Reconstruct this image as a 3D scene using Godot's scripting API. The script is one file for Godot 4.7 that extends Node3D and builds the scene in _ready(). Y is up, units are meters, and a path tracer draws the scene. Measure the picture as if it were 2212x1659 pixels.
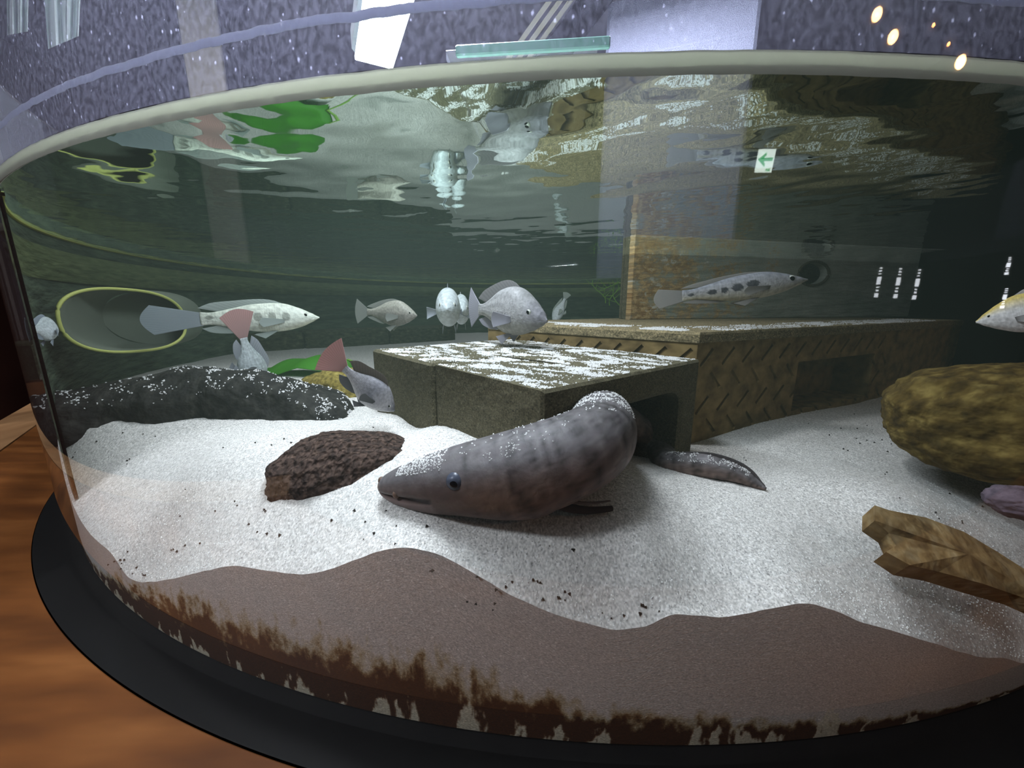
extends Node3D
# A round acrylic aquarium seen through its near wall: lungfish, cichlids, concrete blocks, white sand.
# Pixels of the 2212 x 1659 frame give directions only; distances come from the glass, the sand and the water.

const FOCAL := 830.0
const PITCH := 11.873
const CENTRE := Vector3(0.1125, 0, -1.269)     # axis of the round tank
const RADIUS := 1.073                          # outer face of the acrylic
const INNER := 1.063
const BASE := -0.30                            # counter top under the tank
const WATER := 0.109

var noise := FastNoiseLite.new()
var fine := FastNoiseLite.new()
var taken := {}
var M := {}
var sand_points := []
var sand_weights := PackedFloat64Array()
var edge_table := []

# ---------------------------------------------------------------- pixels to directions
func ray(x: float, y: float) -> Vector3:
	var d := Vector3((x - 1106.0) / FOCAL, -(y - 829.5) / FOCAL, -1.0)
	return d.rotated(Vector3.RIGHT, -deg_to_rad(PITCH))

func at(x: float, y: float, far: float) -> Vector3:          # point at a horizontal distance
	var r := ray(x, y)
	return r * (far / Vector2(r.x, r.z).length())

func on_level(x: float, y: float, level: float) -> Vector3:  # point on a horizontal plane
	var r := ray(x, y)
	return r * (level / r.y)

func on_glass(x: float, y: float, radius: float) -> Vector3:
	var r := ray(x, y)
	var a := r.x * r.x + r.z * r.z
	var b := -2.0 * (r.x * CENTRE.x + r.z * CENTRE.z)
	var c := CENTRE.x * CENTRE.x + CENTRE.z * CENTRE.z - radius * radius
	return r * ((-b - sqrt(maxf(0.0, b * b - 4.0 * a * c))) / (2.0 * a))

func mirrored(x: float, y: float, far: float) -> Vector3:    # what the near glass mirrors at that pixel
	var p := on_glass(x, y, RADIUS)
	var n := Vector3(p.x - CENTRE.x, 0, p.z - CENTRE.z).normalized()
	return p + ray(x, y).normalized().bounce(n) * far

func around(deg: float, r: float, y: float) -> Vector3:      # 0 degrees faces the camera
	var a := deg_to_rad(deg)
	return CENTRE + Vector3(sin(a) * r, y, cos(a) * r)

# ---------------------------------------------------------------- bookkeeping
func numbered(called: String) -> String:
	var n: int = taken.get(called, 0)
	taken[called] = n + 1
	return called if n == 0 else "%s_%03d" % [called, n]

func tag(o: Node, label: String, category := "", group := "", kind := "") -> Node:
	if label: o.set_meta("label", label)
	if category: o.set_meta("category", category)
	if group: o.set_meta("group", group)
	if kind: o.set_meta("kind", kind)
	return o

func thing(called: String, label: String, category: String, where := Vector3.ZERO, group := "") -> Node3D:
	var o := Node3D.new()
	o.name = numbered(called)
	add_child(o)
	o.position = where
	tag(o, label, category, group)
	return o

func put(called: String, mesh: Mesh, m: Material, parent: Node = null) -> MeshInstance3D:
	var o := MeshInstance3D.new()
	o.name = numbered(called) if parent == null else called
	o.mesh = mesh
	o.material_override = m
	if parent == null: add_child(o, true)
	else: parent.add_child(o, true)
	return o

# ---------------------------------------------------------------- mesh builder
class Shape:
	var v := PackedVector3Array()
	var c := PackedColorArray()
	var uv := PackedVector2Array()
	var idx := PackedInt32Array()
	func vert(p: Vector3, col := Color.WHITE, t := Vector2.ZERO) -> int:
		v.append(p); c.append(col); uv.append(t)
		return v.size() - 1
	func tri(a: int, b: int, d: int) -> void:
		idx.append(a); idx.append(b); idx.append(d)
	func quad(a: int, b: int, d: int, e: int) -> void:
		tri(a, b, d); tri(a, d, e)
	func face(pts: Array, col := Color.WHITE) -> void:        # flat polygon of its own vertices
		var first := v.size()
		for p in pts: vert(p, col)
		for k in range(1, pts.size() - 1): tri(first, first + k, first + k + 1)
	func grid(first: int, rows: int, cols: int, wrap := false) -> void:
		for i in rows - 1:
			for k in (cols if wrap else cols - 1):
				var k2 := (k + 1) % cols
				quad(first + i * cols + k, first + i * cols + k2, first + (i + 1) * cols + k2, first + (i + 1) * cols + k)
	func volume() -> float:
		var s := 0.0
		for k in range(0, idx.size(), 3): s += v[idx[k]].dot(v[idx[k + 1]].cross(v[idx[k + 2]]))
		return s
	func done(closed := true, flip := false) -> ArrayMesh:
		# clockwise fronts: a closed body with positive volume is the wrong way round
		if (closed and volume() > 0.0) or flip:
			for k in range(0, idx.size(), 3):
				var t := idx[k + 1]
				idx[k + 1] = idx[k + 2]
				idx[k + 2] = t
		var n := PackedVector3Array()
		n.resize(v.size())
		for k in range(0, idx.size(), 3):
			var a := v[idx[k]]
			var f := (v[idx[k + 2]] - a).cross(v[idx[k + 1]] - a)
			n[idx[k]] += f; n[idx[k + 1]] += f; n[idx[k + 2]] += f
		for k in n.size(): n[k] = n[k].normalized() if n[k].length() > 1e-14 else Vector3.UP
		var arr := []
		arr.resize(Mesh.ARRAY_MAX)
		arr[Mesh.ARRAY_VERTEX] = v
		arr[Mesh.ARRAY_NORMAL] = n
		arr[Mesh.ARRAY_COLOR] = c
		arr[Mesh.ARRAY_TEX_UV] = uv
		arr[Mesh.ARRAY_INDEX] = idx
		var m := ArrayMesh.new()
		m.add_surface_from_arrays(Mesh.PRIMITIVE_TRIANGLES, arr)
		return m

func box_into(s: Shape, t: Transform3D, size: Vector3, ch := 0.0, col := Color.WHITE) -> void:   # chamfered box, flat faces
	var h := size / 2.0
	var q := func(x: float, y: float, z: float, ax: int) -> Vector3:
		var p := Vector3(x * h.x, y * h.y, z * h.z)
		for k in 3:
			if k != ax: p[k] -= signf(p[k]) * ch
		return t * p
	var start := s.idx.size()
	for ax in 3:
		var b := (ax + 1) % 3
		var d := (ax + 2) % 3
		for sg in [-1.0, 1.0]:
			var pts := []
			for e in [[-1, -1], [1, -1], [1, 1], [-1, 1]]:
				var p := Vector3.ZERO
				p[ax] = sg; p[b] = e[0]; p[d] = e[1]
				pts.append(q.call(p.x, p.y, p.z, ax))
			if sg < 0: pts.reverse()
			s.face(pts, col)
		if ch > 0.0:
			for e in [[-1, -1], [1, -1], [1, 1], [-1, 1]]:       # the four edges along ax
				var lo := Vector3.ZERO
				lo[ax] = -1; lo[b] = e[0]; lo[d] = e[1]
				var hi := lo
				hi[ax] = 1
				var pts2 := [q.call(lo.x, lo.y, lo.z, b), q.call(hi.x, hi.y, hi.z, b), q.call(hi.x, hi.y, hi.z, d), q.call(lo.x, lo.y, lo.z, d)]
				if e[0] * e[1] < 0: pts2.reverse()
				s.face(pts2, col)
	if ch > 0.0:
		for x in [-1, 1]:
			for y in [-1, 1]:
				for z in [-1, 1]:
					var pts3 := [q.call(x, y, z, 0), q.call(x, y, z, 1), q.call(x, y, z, 2)]
					if x * y * z < 0: pts3.reverse()
					s.face(pts3, col)
	if t.basis.determinant() < 0:
		for k in range(start, s.idx.size(), 3):
			var w := s.idx[k + 1]
			s.idx[k + 1] = s.idx[k + 2]
			s.idx[k + 2] = w

func box(size: Vector3, ch := 0.0, t := Transform3D()) -> ArrayMesh:
	var s := Shape.new()
	box_into(s, t, size, ch)
	return s.done()

func prism(foot: Array, low: float, high: float, ch := 0.0) -> ArrayMesh:   # upright block on a convex footprint of Vector2(x, z)
	var s := Shape.new()
	var mid := Vector2.ZERO
	for p in foot: mid += p / foot.size()
	var inset := func(p: Vector2, d: float) -> Vector2: return p + (mid - p).normalized() * d
	var n := foot.size()
	var cap := []
	var under := []
	for k in n:
		var a: Vector2 = foot[k]
		var b: Vector2 = foot[(k + 1) % n]
		var a2: Vector2 = inset.call(a, ch)
		var b2: Vector2 = inset.call(b, ch)
		s.face([Vector3(a.x, low, a.y), Vector3(b.x, low, b.y), Vector3(b.x, high - ch, b.y), Vector3(a.x, high - ch, a.y)])
		if ch > 0: s.face([Vector3(a.x, high - ch, a.y), Vector3(b.x, high - ch, b.y), Vector3(b2.x, high, b2.y), Vector3(a2.x, high, a2.y)])
		cap.append(Vector3(a2.x, high, a2.y))
		under.push_front(Vector3(a.x, low, a.y))
	s.face(cap)
	s.face(under)
	return s.done()

func smp(tab: Array, u: float) -> float:       # smooth look-up in [[u, value], ...]
	if u <= tab[0][0]: return tab[0][1]
	for k in range(1, tab.size()):
		if u <= tab[k][0]:
			var k0: int = maxi(k - 2, 0)
			var k3: int = mini(k + 1, tab.size() - 1)
			var w: float = (u - tab[k - 1][0]) / (tab[k][0] - tab[k - 1][0])
			return cubic_interpolate(tab[k - 1][1], tab[k][1], tab[k0][1], tab[k3][1], w)
	return tab[-1][1]

func loft(secs: Array, seg: int, tint: Callable, dent = null) -> Shape:
	# secs: [centre, side, up, half width, up half, down half, exponent]
	var s := Shape.new()
	for i in secs.size():
		var q: Array = secs[i]
		for k in seg:
			var a := TAU * k / seg
			var cs := cos(a)
			var sn := sin(a)
			var e: float = 2.0 / q[6]
			var x: float = signf(cs) * pow(absf(cs), e) * q[3]
			var y: float = signf(sn) * pow(absf(sn), e) * (q[4] if sn > 0 else q[5])
			var u := float(i) / (secs.size() - 1)
			var g := 1.0
			if dent != null: g = dent.call(u, sn, cs)
			var p: Vector3 = q[0] + q[1] * x * g + q[2] * y * g
			s.vert(p, tint.call(u, sn, cs, p), Vector2(u, k / float(seg)))
	s.grid(0, secs.size(), seg, true)
	for end in [0, secs.size() - 1]:
		var q2: Array = secs[end]
		var mid := s.vert(q2[0], tint.call(float(end) / (secs.size() - 1), 0.0, 1.0, q2[0]))
		for k in seg:
			var a2: int = end * seg + k
			var b2: int = end * seg + (k + 1) % seg
			if end == 0: s.tri(mid, b2, a2)
			else: s.tri(mid, a2, b2)
	return s

func tube(pts: Array, radius: float, seg := 8, taper := 1.0) -> ArrayMesh:
	var secs := []
	for i in pts.size():
		var d: Vector3 = (pts[mini(i + 1, pts.size() - 1)] - pts[maxi(i - 1, 0)]).normalized()
		var side := d.cross(Vector3.UP if absf(d.y) < 0.95 else Vector3.RIGHT).normalized()
		var r := radius * lerpf(1.0, taper, float(i) / maxf(1, pts.size() - 1))
		secs.append([pts[i], side, side.cross(d).normalized(), r, r, r, 2.0])
	return loft(secs, seg, func(_u, _s, _c, _p): return Color.WHITE).done()

func ring_strip(a0: float, a1: float, step: float, profile: Array, wobble := 0.0, closed_profile := true) -> ArrayMesh:
	# sweeps [radius, y] round the tank's axis
	var s := Shape.new()
	var rows := int((a1 - a0) / step) + 1
	var cols := profile.size()
	for i in rows:
		var a := a0 + (a1 - a0) * i / (rows - 1)
		var w := fine.get_noise_2d(a * 9.0, 3.0) * wobble + noise.get_noise_2d(a * 2.0, 9.0) * wobble
		for p in profile: s.vert(around(a, p[0], p[1] + w), Color.WHITE, Vector2(a / 10.0, p[1] * 10.0))
	s.grid(0, rows, cols, closed_profile)
	return s.done(closed_profile)

func grains(called: String, label: String, spots: Array, size: float, m: Material, category := "sand", col := Color.WHITE) -> void:
	# loose grains lying on a surface: spots are [point, normal]
	var s := Shape.new()
	var rng := RandomNumberGenerator.new()
	rng.seed = hash(called + label)
	for q in spots:
		var r := size * rng.randf_range(0.5, 1.3)
		var n: Vector3 = q[1]
		var t := n.cross(Vector3(rng.randf_range(-1, 1), rng.randf_range(-1, 1), rng.randf_range(-1, 1))).normalized()
		var b := n.cross(t)
		var o: Vector3 = q[0] - n * r * 0.25
		var f := rng.randf_range(0.8, 1.0)
		var k := s.v.size()
		for e in [t * r, t * -0.5 * r + b * 0.87 * r, t * -0.5 * r - b * 0.87 * r, n * r * 1.2]:
			s.vert(o + e, col * f)
		s.tri(k, k + 1, k + 3); s.tri(k + 1, k + 2, k + 3); s.tri(k + 2, k, k + 3)
	var o2 := put(called, s.done(false, true), m)
	tag(o2, label, category, "", "stuff")

# ---------------------------------------------------------------- materials
func mat(called: String, col: Color, rough := 0.8, metal := 0.0) -> StandardMaterial3D:
	var m := StandardMaterial3D.new()
	m.resource_name = called
	m.albedo_color = col
	m.roughness = rough
	m.metallic = metal
	m.metallic_specular = 0.35
	M[called] = m
	return m

func noise_tex(sd: int, freq: float, ramp: Array, size := 512, kind := FastNoiseLite.TYPE_SIMPLEX_SMOOTH, octaves := 4) -> NoiseTexture2D:
	var n := FastNoiseLite.new()
	n.seed = sd
	n.noise_type = kind
	n.frequency = freq
	n.fractal_octaves = octaves
	var t := NoiseTexture2D.new()
	t.width = size
	t.height = size
	t.seamless = true
	t.noise = n
	if ramp:
		var g := Gradient.new()
		g.offsets = PackedFloat32Array(ramp.map(func(e): return e[0]))
		g.colors = PackedColorArray(ramp.map(func(e): return e[1]))
		t.color_ramp = g
	return t

func tri_planar(m: StandardMaterial3D, per_metre: Vector3, albedo: Texture2D, bump: Texture2D = null, depth := 0.0) -> void:
	m.uv1_triplanar = true
	m.uv1_world_triplanar = true
	m.uv1_scale = per_metre
	m.albedo_texture = albedo
	if bump:
		m.heightmap_enabled = true
		m.heightmap_texture = bump
		m.heightmap_scale = depth

func grain_image(size: int, sd: int, base: Array, spread: float, bright: float, dark: float) -> ImageTexture:
	var rng := RandomNumberGenerator.new()
	rng.seed = sd
	var d := PackedByteArray()
	d.resize(size * size * 3)
	for k in size * size:
		var f := 1.0 + (rng.randf() - 0.5) * spread
		var r := rng.randf()
		if r < bright: f *= 1.35
		elif r > 1.0 - dark: f *= 0.45
		d[k * 3] = clampi(int(base[0] * f), 0, 255)
		d[k * 3 + 1] = clampi(int(base[1] * f), 0, 255)
		d[k * 3 + 2] = clampi(int(base[2] * f), 0, 255)
	var im := Image.create_from_data(size, size, false, Image.FORMAT_RGB8, d)
	return ImageTexture.create_from_image(im)

func materials() -> void:
	var grain := grain_image(1024, 4, [196, 194, 189], 0.5, 0.05, 0.012)
	var lumps := noise_tex(5, 0.02, [], 512, FastNoiseLite.TYPE_SIMPLEX_SMOOTH, 5)
	var pores := noise_tex(7, 0.06, [], 512, FastNoiseLite.TYPE_CELLULAR, 2)
	var m := mat("sand", Color(1, 1, 1), 0.9)
	tri_planar(m, Vector3.ONE * 1.15, grain)
	M.grain = mat("sand_grain", Color(0.84, 0.84, 0.83), 0.7)
	M.grain.vertex_color_use_as_albedo = true
	mat("fleck", Color(0.13, 0.11, 0.09), 0.9)
	m = mat("concrete", Color(1, 1, 1), 0.95)
	tri_planar(m, Vector3.ONE * 2.3, grain_image(512, 11, [90, 85, 66], 0.55, 0.05, 0.07), pores, 0.3)
	m = mat("ridged", Color(1, 1, 1), 0.9)
	tri_planar(m, Vector3.ONE * 2.4, noise_tex(12, 0.03, [[0.0, Color(0.28, 0.22, 0.13)], [0.45, Color(0.48, 0.40, 0.25)], [1.0, Color(0.63, 0.54, 0.36)]], 512, FastNoiseLite.TYPE_SIMPLEX_SMOOTH, 5), lumps, 0.25)
	m = mat("gritty_cap", Color(1, 1, 1), 0.95)
	tri_planar(m, Vector3.ONE * 2.0, grain_image(512, 13, [124, 112, 84], 0.8, 0.10, 0.06), pores, 0.4)
	m = mat("dark_rock", Color(1, 1, 1), 0.8)
	tri_planar(m, Vector3.ONE * 3.0, noise_tex(14, 0.03, [[0.0, Color(0.06, 0.06, 0.055)], [0.5, Color(0.14, 0.137, 0.125)], [1.0, Color(0.27, 0.265, 0.24)]], 512), lumps, 0.8)
	m = mat("brown_rock", Color(1, 1, 1), 0.95)
	tri_planar(m, Vector3.ONE * 5.0, noise_tex(15, 0.05, [[0.0, Color(0.09, 0.066, 0.055)], [0.45, Color(0.24, 0.185, 0.16)], [1.0, Color(0.45, 0.37, 0.32)]], 512), pores, 1.0)
	m = mat("moss_rock", Color(1, 1, 1), 0.95)
	tri_planar(m, Vector3.ONE * 3.0, noise_tex(16, 0.035, [[0.0, Color(0.14, 0.11, 0.05)], [0.5, Color(0.36, 0.29, 0.13)], [1.0, Color(0.66, 0.58, 0.34)]], 512), lumps, 0.8)
	m = mat("yellow_rock", Color(1, 1, 1), 0.9)
	tri_planar(m, Vector3.ONE * 4.0, noise_tex(17, 0.06, [[0.0, Color(0.22, 0.19, 0.08)], [0.5, Color(0.5, 0.44, 0.2)], [1.0, Color(0.75, 0.7, 0.42)]], 512), lumps, 0.5)
	m = mat("slate", Color(1, 1, 1), 0.85)
	tri_planar(m, Vector3.ONE * 4.0, noise_tex(18, 0.03, [[0.0, Color(0.2, 0.14, 0.07)], [0.5, Color(0.45, 0.36, 0.22)], [1.0, Color(0.6, 0.54, 0.42)]], 512), lumps, 0.4)
	m = mat("purple_rock", Color(1, 1, 1), 0.9)
	tri_planar(m, Vector3.ONE * 6.0, noise_tex(19, 0.05, [[0.0, Color(0.2, 0.17, 0.2)], [1.0, Color(0.5, 0.44, 0.48)]], 256), lumps, 0.4)
	m = mat("mossy_wall", Color(1, 1, 1), 0.95)
	tri_planar(m, Vector3(1.2, 5.0, 1.2), noise_tex(21, 0.02, [[0.0, Color(0.18, 0.23, 0.19)], [0.5, Color(0.28, 0.34, 0.275)], [1.0, Color(0.40, 0.46, 0.36)]], 512), lumps, 0.5)
	m = mat("moss_band", Color(1, 1, 1), 0.95)
	tri_planar(m, Vector3(1.2, 6.0, 1.2), noise_tex(22, 0.03, [[0.0, Color(0.25, 0.30, 0.19)], [0.5, Color(0.36, 0.41, 0.27)], [1.0, Color(0.47, 0.51, 0.35)]], 512), lumps, 0.4)
	m = mat("kerb", Color(1, 1, 1), 0.95)
	tri_planar(m, Vector3(2, 3.0, 2), noise_tex(23, 0.05, [[0.0, Color(0.14, 0.15, 0.11)], [0.5, Color(0.27, 0.28, 0.21)], [0.8, Color(0.4, 0.41, 0.31)], [1.0, Color(0.7, 0.72, 0.6)]], 512), lumps, 0.5)
	mat("pale_line", Color(0.58, 0.60, 0.30), 0.8)  # thin pale yellow-green strip on the far wall at water level
	mat("shade_panel", Color(0.02, 0.022, 0.03), 0.6)
	mat("pipe_wall", Color(0.40, 0.43, 0.38), 0.9)
	mat("culvert_rim", Color(0.72, 0.74, 0.42), 0.5)
	# walls of the tank and the room
	m = mat("acrylic", Color(1, 1, 1, 0.01), 0.02)
	m.transparency = BaseMaterial3D.TRANSPARENCY_ALPHA
	m.metallic_specular = 0.5
	var clear := Image.create(4, 4, false, Image.FORMAT_RGBA8)
	clear.fill(Color.WHITE)
	m = mat("water", Color(0.88, 0.95, 0.90, 0.90), 0.02, 1.0)     # the underside of water mirrors at these low angles
	m.transparency = BaseMaterial3D.TRANSPARENCY_ALPHA
	m.albedo_texture = ImageTexture.create_from_image(clear)
	m = mat("meniscus", Color(0.50, 0.50, 0.46), 0.4)
	m.backlight_enabled = true
	m.backlight = Color(0.5, 0.5, 0.46)
	m = mat("lime", Color(0.40, 0.40, 0.46), 0.8)
	m.backlight_enabled = true
	m.backlight = Color(0.3, 0.3, 0.38)
	m = mat("splash_film", Color(0.74, 0.73, 0.80), 0.7)
	m.transparency = BaseMaterial3D.TRANSPARENCY_ALPHA
	m.albedo_texture = film_image()
	m.backlight_enabled = true
	m.backlight = Color(0.62, 0.61, 0.66)
	mat("gasket", Color(0.045, 0.042, 0.04), 0.6)
	m = mat("wood", Color(1, 1, 1), 0.5)
	tri_planar(m, Vector3(0.7, 3, 3.4), noise_tex(31, 0.012, [[0.0, Color(0.33, 0.185, 0.08)], [0.5, Color(0.43, 0.25, 0.11)], [1.0, Color(0.53, 0.33, 0.165)]], 512), null)
	m = mat("lit_wood", Color(1, 1, 1), 0.5)
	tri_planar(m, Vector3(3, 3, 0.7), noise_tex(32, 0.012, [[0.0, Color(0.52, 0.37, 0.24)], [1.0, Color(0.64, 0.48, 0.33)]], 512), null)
	mat("dark_wood", Color(0.2, 0.09, 0.05), 0.6)
	mat("room_grey", Color(0.52, 0.49, 0.54), 0.95)
	mat("room_dark", Color(0.16, 0.15, 0.16), 0.95)
	mat("black_steel", Color(0.05, 0.05, 0.06), 0.5)
	mat("beige", Color(0.66, 0.62, 0.58), 0.8)
	m = mat("white_cloth", Color(0.86, 0.9, 0.9), 0.9)
	mat("aluminium", Color(0.7, 0.71, 0.73), 0.4, 0.9)
	m = mat("lamp_glow", Color(1, 1, 1), 0.5)
	m.emission_enabled = true
	m.emission = Color(0.88, 0.93, 1.0)
	m.emission_energy_multiplier = 6.0
	m = mat("pillar", Color(1, 1, 1), 0.6)
	tri_planar(m, Vector3(10, 5, 10), noise_tex(33, 0.05, [[0.0, Color(0.58, 0.59, 0.72)], [1.0, Color(0.84, 0.85, 0.95)]], 512), pores, 0.8)
	m = mat("algae_panel", Color(1, 1, 1), 0.9)
	m.heightmap_enabled = true
	m.heightmap_texture = lumps
	m.heightmap_scale = 0.3
	mat("lid_edge", Color(0.12, 0.21, 0.18), 0.3)
	m = mat("leaf", Color(0.24, 0.52, 0.10), 0.5)
	m.backlight_enabled = true
	m.backlight = Color(0.3, 0.55, 0.14)
	m = mat("stem", Color(0.45, 0.62, 0.22), 0.6)
	m = mat("skin", Color(1, 1, 1), 0.45)
	m.vertex_color_use_as_albedo = true
	m.uv1_triplanar = true
	m.uv1_scale = Vector3.ONE * 28.0
	m.heightmap_enabled = true
	m.heightmap_texture = noise_tex(41, 0.05, [], 256, FastNoiseLite.TYPE_CELLULAR, 1)
	m.heightmap_scale = 0.035
	m = mat("hide", Color(1, 1, 1), 0.5)
	m.vertex_color_use_as_albedo = true
	m.uv1_triplanar = true
	m.uv1_scale = Vector3.ONE * 18.0
	m.heightmap_enabled = true
	m.heightmap_texture = lumps
	m.heightmap_scale = 0.03
	m = mat("fin", Color(1, 1, 1), 0.6)
	m.vertex_color_use_as_albedo = true
	m.backlight_enabled = true
	m.backlight = Color(0.6, 0.6, 0.6)
	mat("eye_white", Color(0.75, 0.76, 0.72), 0.2)
	mat("eye_black", Color(0.01, 0.012, 0.02), 0.08)
	mat("eye_dull", Color(0.26, 0.28, 0.33), 0.25)
	mat("housing", Color(0.1, 0.1, 0.1), 0.5)

func glow(called: String, col: Color, energy: float) -> StandardMaterial3D:
	var m := mat(called, col, 0.6)
	m.emission_enabled = true
	m.emission = col
	m.emission_energy_multiplier = energy
	return m

func film_image() -> ImageTexture:      # dried splashes, drops and fine scratches on the acrylic above the water
	var w := 512
	var h := 512
	var im := Image.create(w, h, false, Image.FORMAT_RGBA8)
	for x in w:
		for y in h:
			var a := 0.065 + 0.05 * noise.get_noise_2d(x * 0.9, y * 0.3) + 0.03 * fine.get_noise_2d(x * 4.0, y * 0.7)
			im.set_pixel(x, y, Color(1, 1, 1, clampf(a, 0.02, 1.0)))
	var rng := RandomNumberGenerator.new()
	rng.seed = 77
	for k in 130:
		var cx := rng.randi_range(6, w - 7)
		var cy := rng.randi_range(12, h - 13)
		var r := rng.randf_range(0.8, 2.6)
		for dx in range(-4, 5):
			for dy in range(-11, 12):
				var d := Vector2(dx / r, dy / (r * rng.randf_range(1.6, 3.6))).length()
				if d < 1.0: im.set_pixel(cx + dx, cy + dy, Color(1, 1, 1, 0.30 * (1.0 - d * d) + 0.07))
	return ImageTexture.create_from_image(im)

# ---------------------------------------------------------------- sand: a thin-plate surface through points read off the glass and the things it touches
func bend(r2: float) -> float:
	return 0.0 if r2 < 1e-12 else 0.5 * r2 * log(r2)

func fit_sand() -> void:
	for q in [[270, 1250], [310, 1262], [360, 1255], [430, 1240], [500, 1225], [570, 1235], [660, 1243], [700, 1237], [760, 1215], [830, 1190], [890, 1182], [950, 1195], [1020, 1235], [1100, 1290], [1200, 1335], [1330, 1372], [1400, 1378], [1480, 1372], [1560, 1345], [1640, 1320], [1740, 1302], [1800, 1320], [1850, 1345], [1950, 1372], [2050, 1405], [2130, 1430], [2212, 1440]]:
		sand_points.append(on_glass(q[0], q[1], INNER))
	for q in [[-28.0, -0.239], [-31.0, -0.24], [-34.0, -0.235], [-40.0, -0.205], [-48.0, -0.175], [-60.0, -0.16], [20.0, -0.25], [30.0, -0.22], [60.0, -0.18], [100.0, -0.16], [140.0, -0.16], [180.0, -0.165], [-140.0, -0.165], [-100.0, -0.16]]:
		sand_points.append(around(q[0], INNER, q[1]))
	for q in [[180, 912, 0.75], [400, 905, 0.69], [600, 905, 0.63], [740, 905, 0.59], [420, 1040, 0.475], [600, 1052, 0.37], [700, 1078, 0.325], [860, 940, 0.47], [955, 915, 0.434], [870, 897, 0.52], [1010, 945, 0.36], [900, 1102, 0.262], [1000, 1135, 0.25], [1075, 1150, 0.243], [1150, 1180, 0.235], [1225, 1195, 0.235], [1310, 1095, 0.275], [1370, 1045, 0.32], [1440, 1022, 0.385], [1490, 1003, 0.47], [1530, 1034, 0.40], [1620, 1050, 0.40], [1510, 965, 0.55], [1650, 930, 0.65], [1800, 908, 0.77], [1960, 905, 0.9], [1700, 1000, 0.525], [2000, 1010, 0.635], [2100, 1000, 0.70], [2000, 1100, 0.485], [1800, 1100, 0.415], [1700, 1180, 0.325], [2100, 1250, 0.44], [1400, 1200, 0.243], [1500, 1280, 0.225]]:
		sand_points.append(at(q[0], q[1], q[2]))
	for p in [Vector3(-0.55, -0.16, -0.95), Vector3(-0.3, -0.165, -0.95), Vector3(0, -0.165, -1.2), Vector3(0.5, -0.165, -1.2), Vector3(0.1, -0.165, -1.8), Vector3(-0.5, -0.165, -1.6), Vector3(0.7, -0.165, -1.7), Vector3(0.12, -0.19, -0.5), Vector3(-0.1, -0.165, -0.75)]:
		sand_points.append(p)
	var n := sand_points.size()
	var size := n + 3
	var rows := []
	for i in size:
		var r := PackedFloat64Array()
		r.resize(size + 1)
		rows.append(r)
	for i in n:
		var p: Vector3 = sand_points[i]
		for k in n:
			var q: Vector3 = sand_points[k]
			rows[i][k] = bend(Vector2(p.x - q.x, p.z - q.z).length_squared())
		rows[i][i] += 0.0004
		rows[i][n] = 1.0; rows[i][n + 1] = p.x; rows[i][n + 2] = p.z
		rows[n][i] = 1.0; rows[n + 1][i] = p.x; rows[n + 2][i] = p.z
		rows[i][size] = p.y
	for i in size:
		var best := i
		for k in range(i, size):
			if absf(rows[k][i]) > absf(rows[best][i]): best = k
		var t = rows[i]
		rows[i] = rows[best]
		rows[best] = t
		for k in size:
			if k != i and rows[k][i] != 0.0:
				var f: float = rows[k][i] / rows[i][i]
				var a: PackedFloat64Array = rows[k]
				var b: PackedFloat64Array = rows[i]
				for j in range(i, size + 1): a[j] -= f * b[j]
				rows[k] = a
	for i in size: sand_weights.append(rows[i][size] / rows[i][i])

func sand_y(x: float, z: float) -> float:
	var n := sand_points.size()
	var s := sand_weights[n] + sand_weights[n + 1] * x + sand_weights[n + 2] * z
	for k in n:
		var q: Vector3 = sand_points[k]
		var dx := x - q.x
		var dz := z - q.z
		s += sand_weights[k] * bend(dx * dx + dz * dz)
	return clampf(s, -0.28, -0.10) + 0.0018 * noise.get_noise_2d(x * 90.0, z * 90.0) + 0.0007 * noise.get_noise_2d(x * 420.0, z * 420.0)

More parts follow.
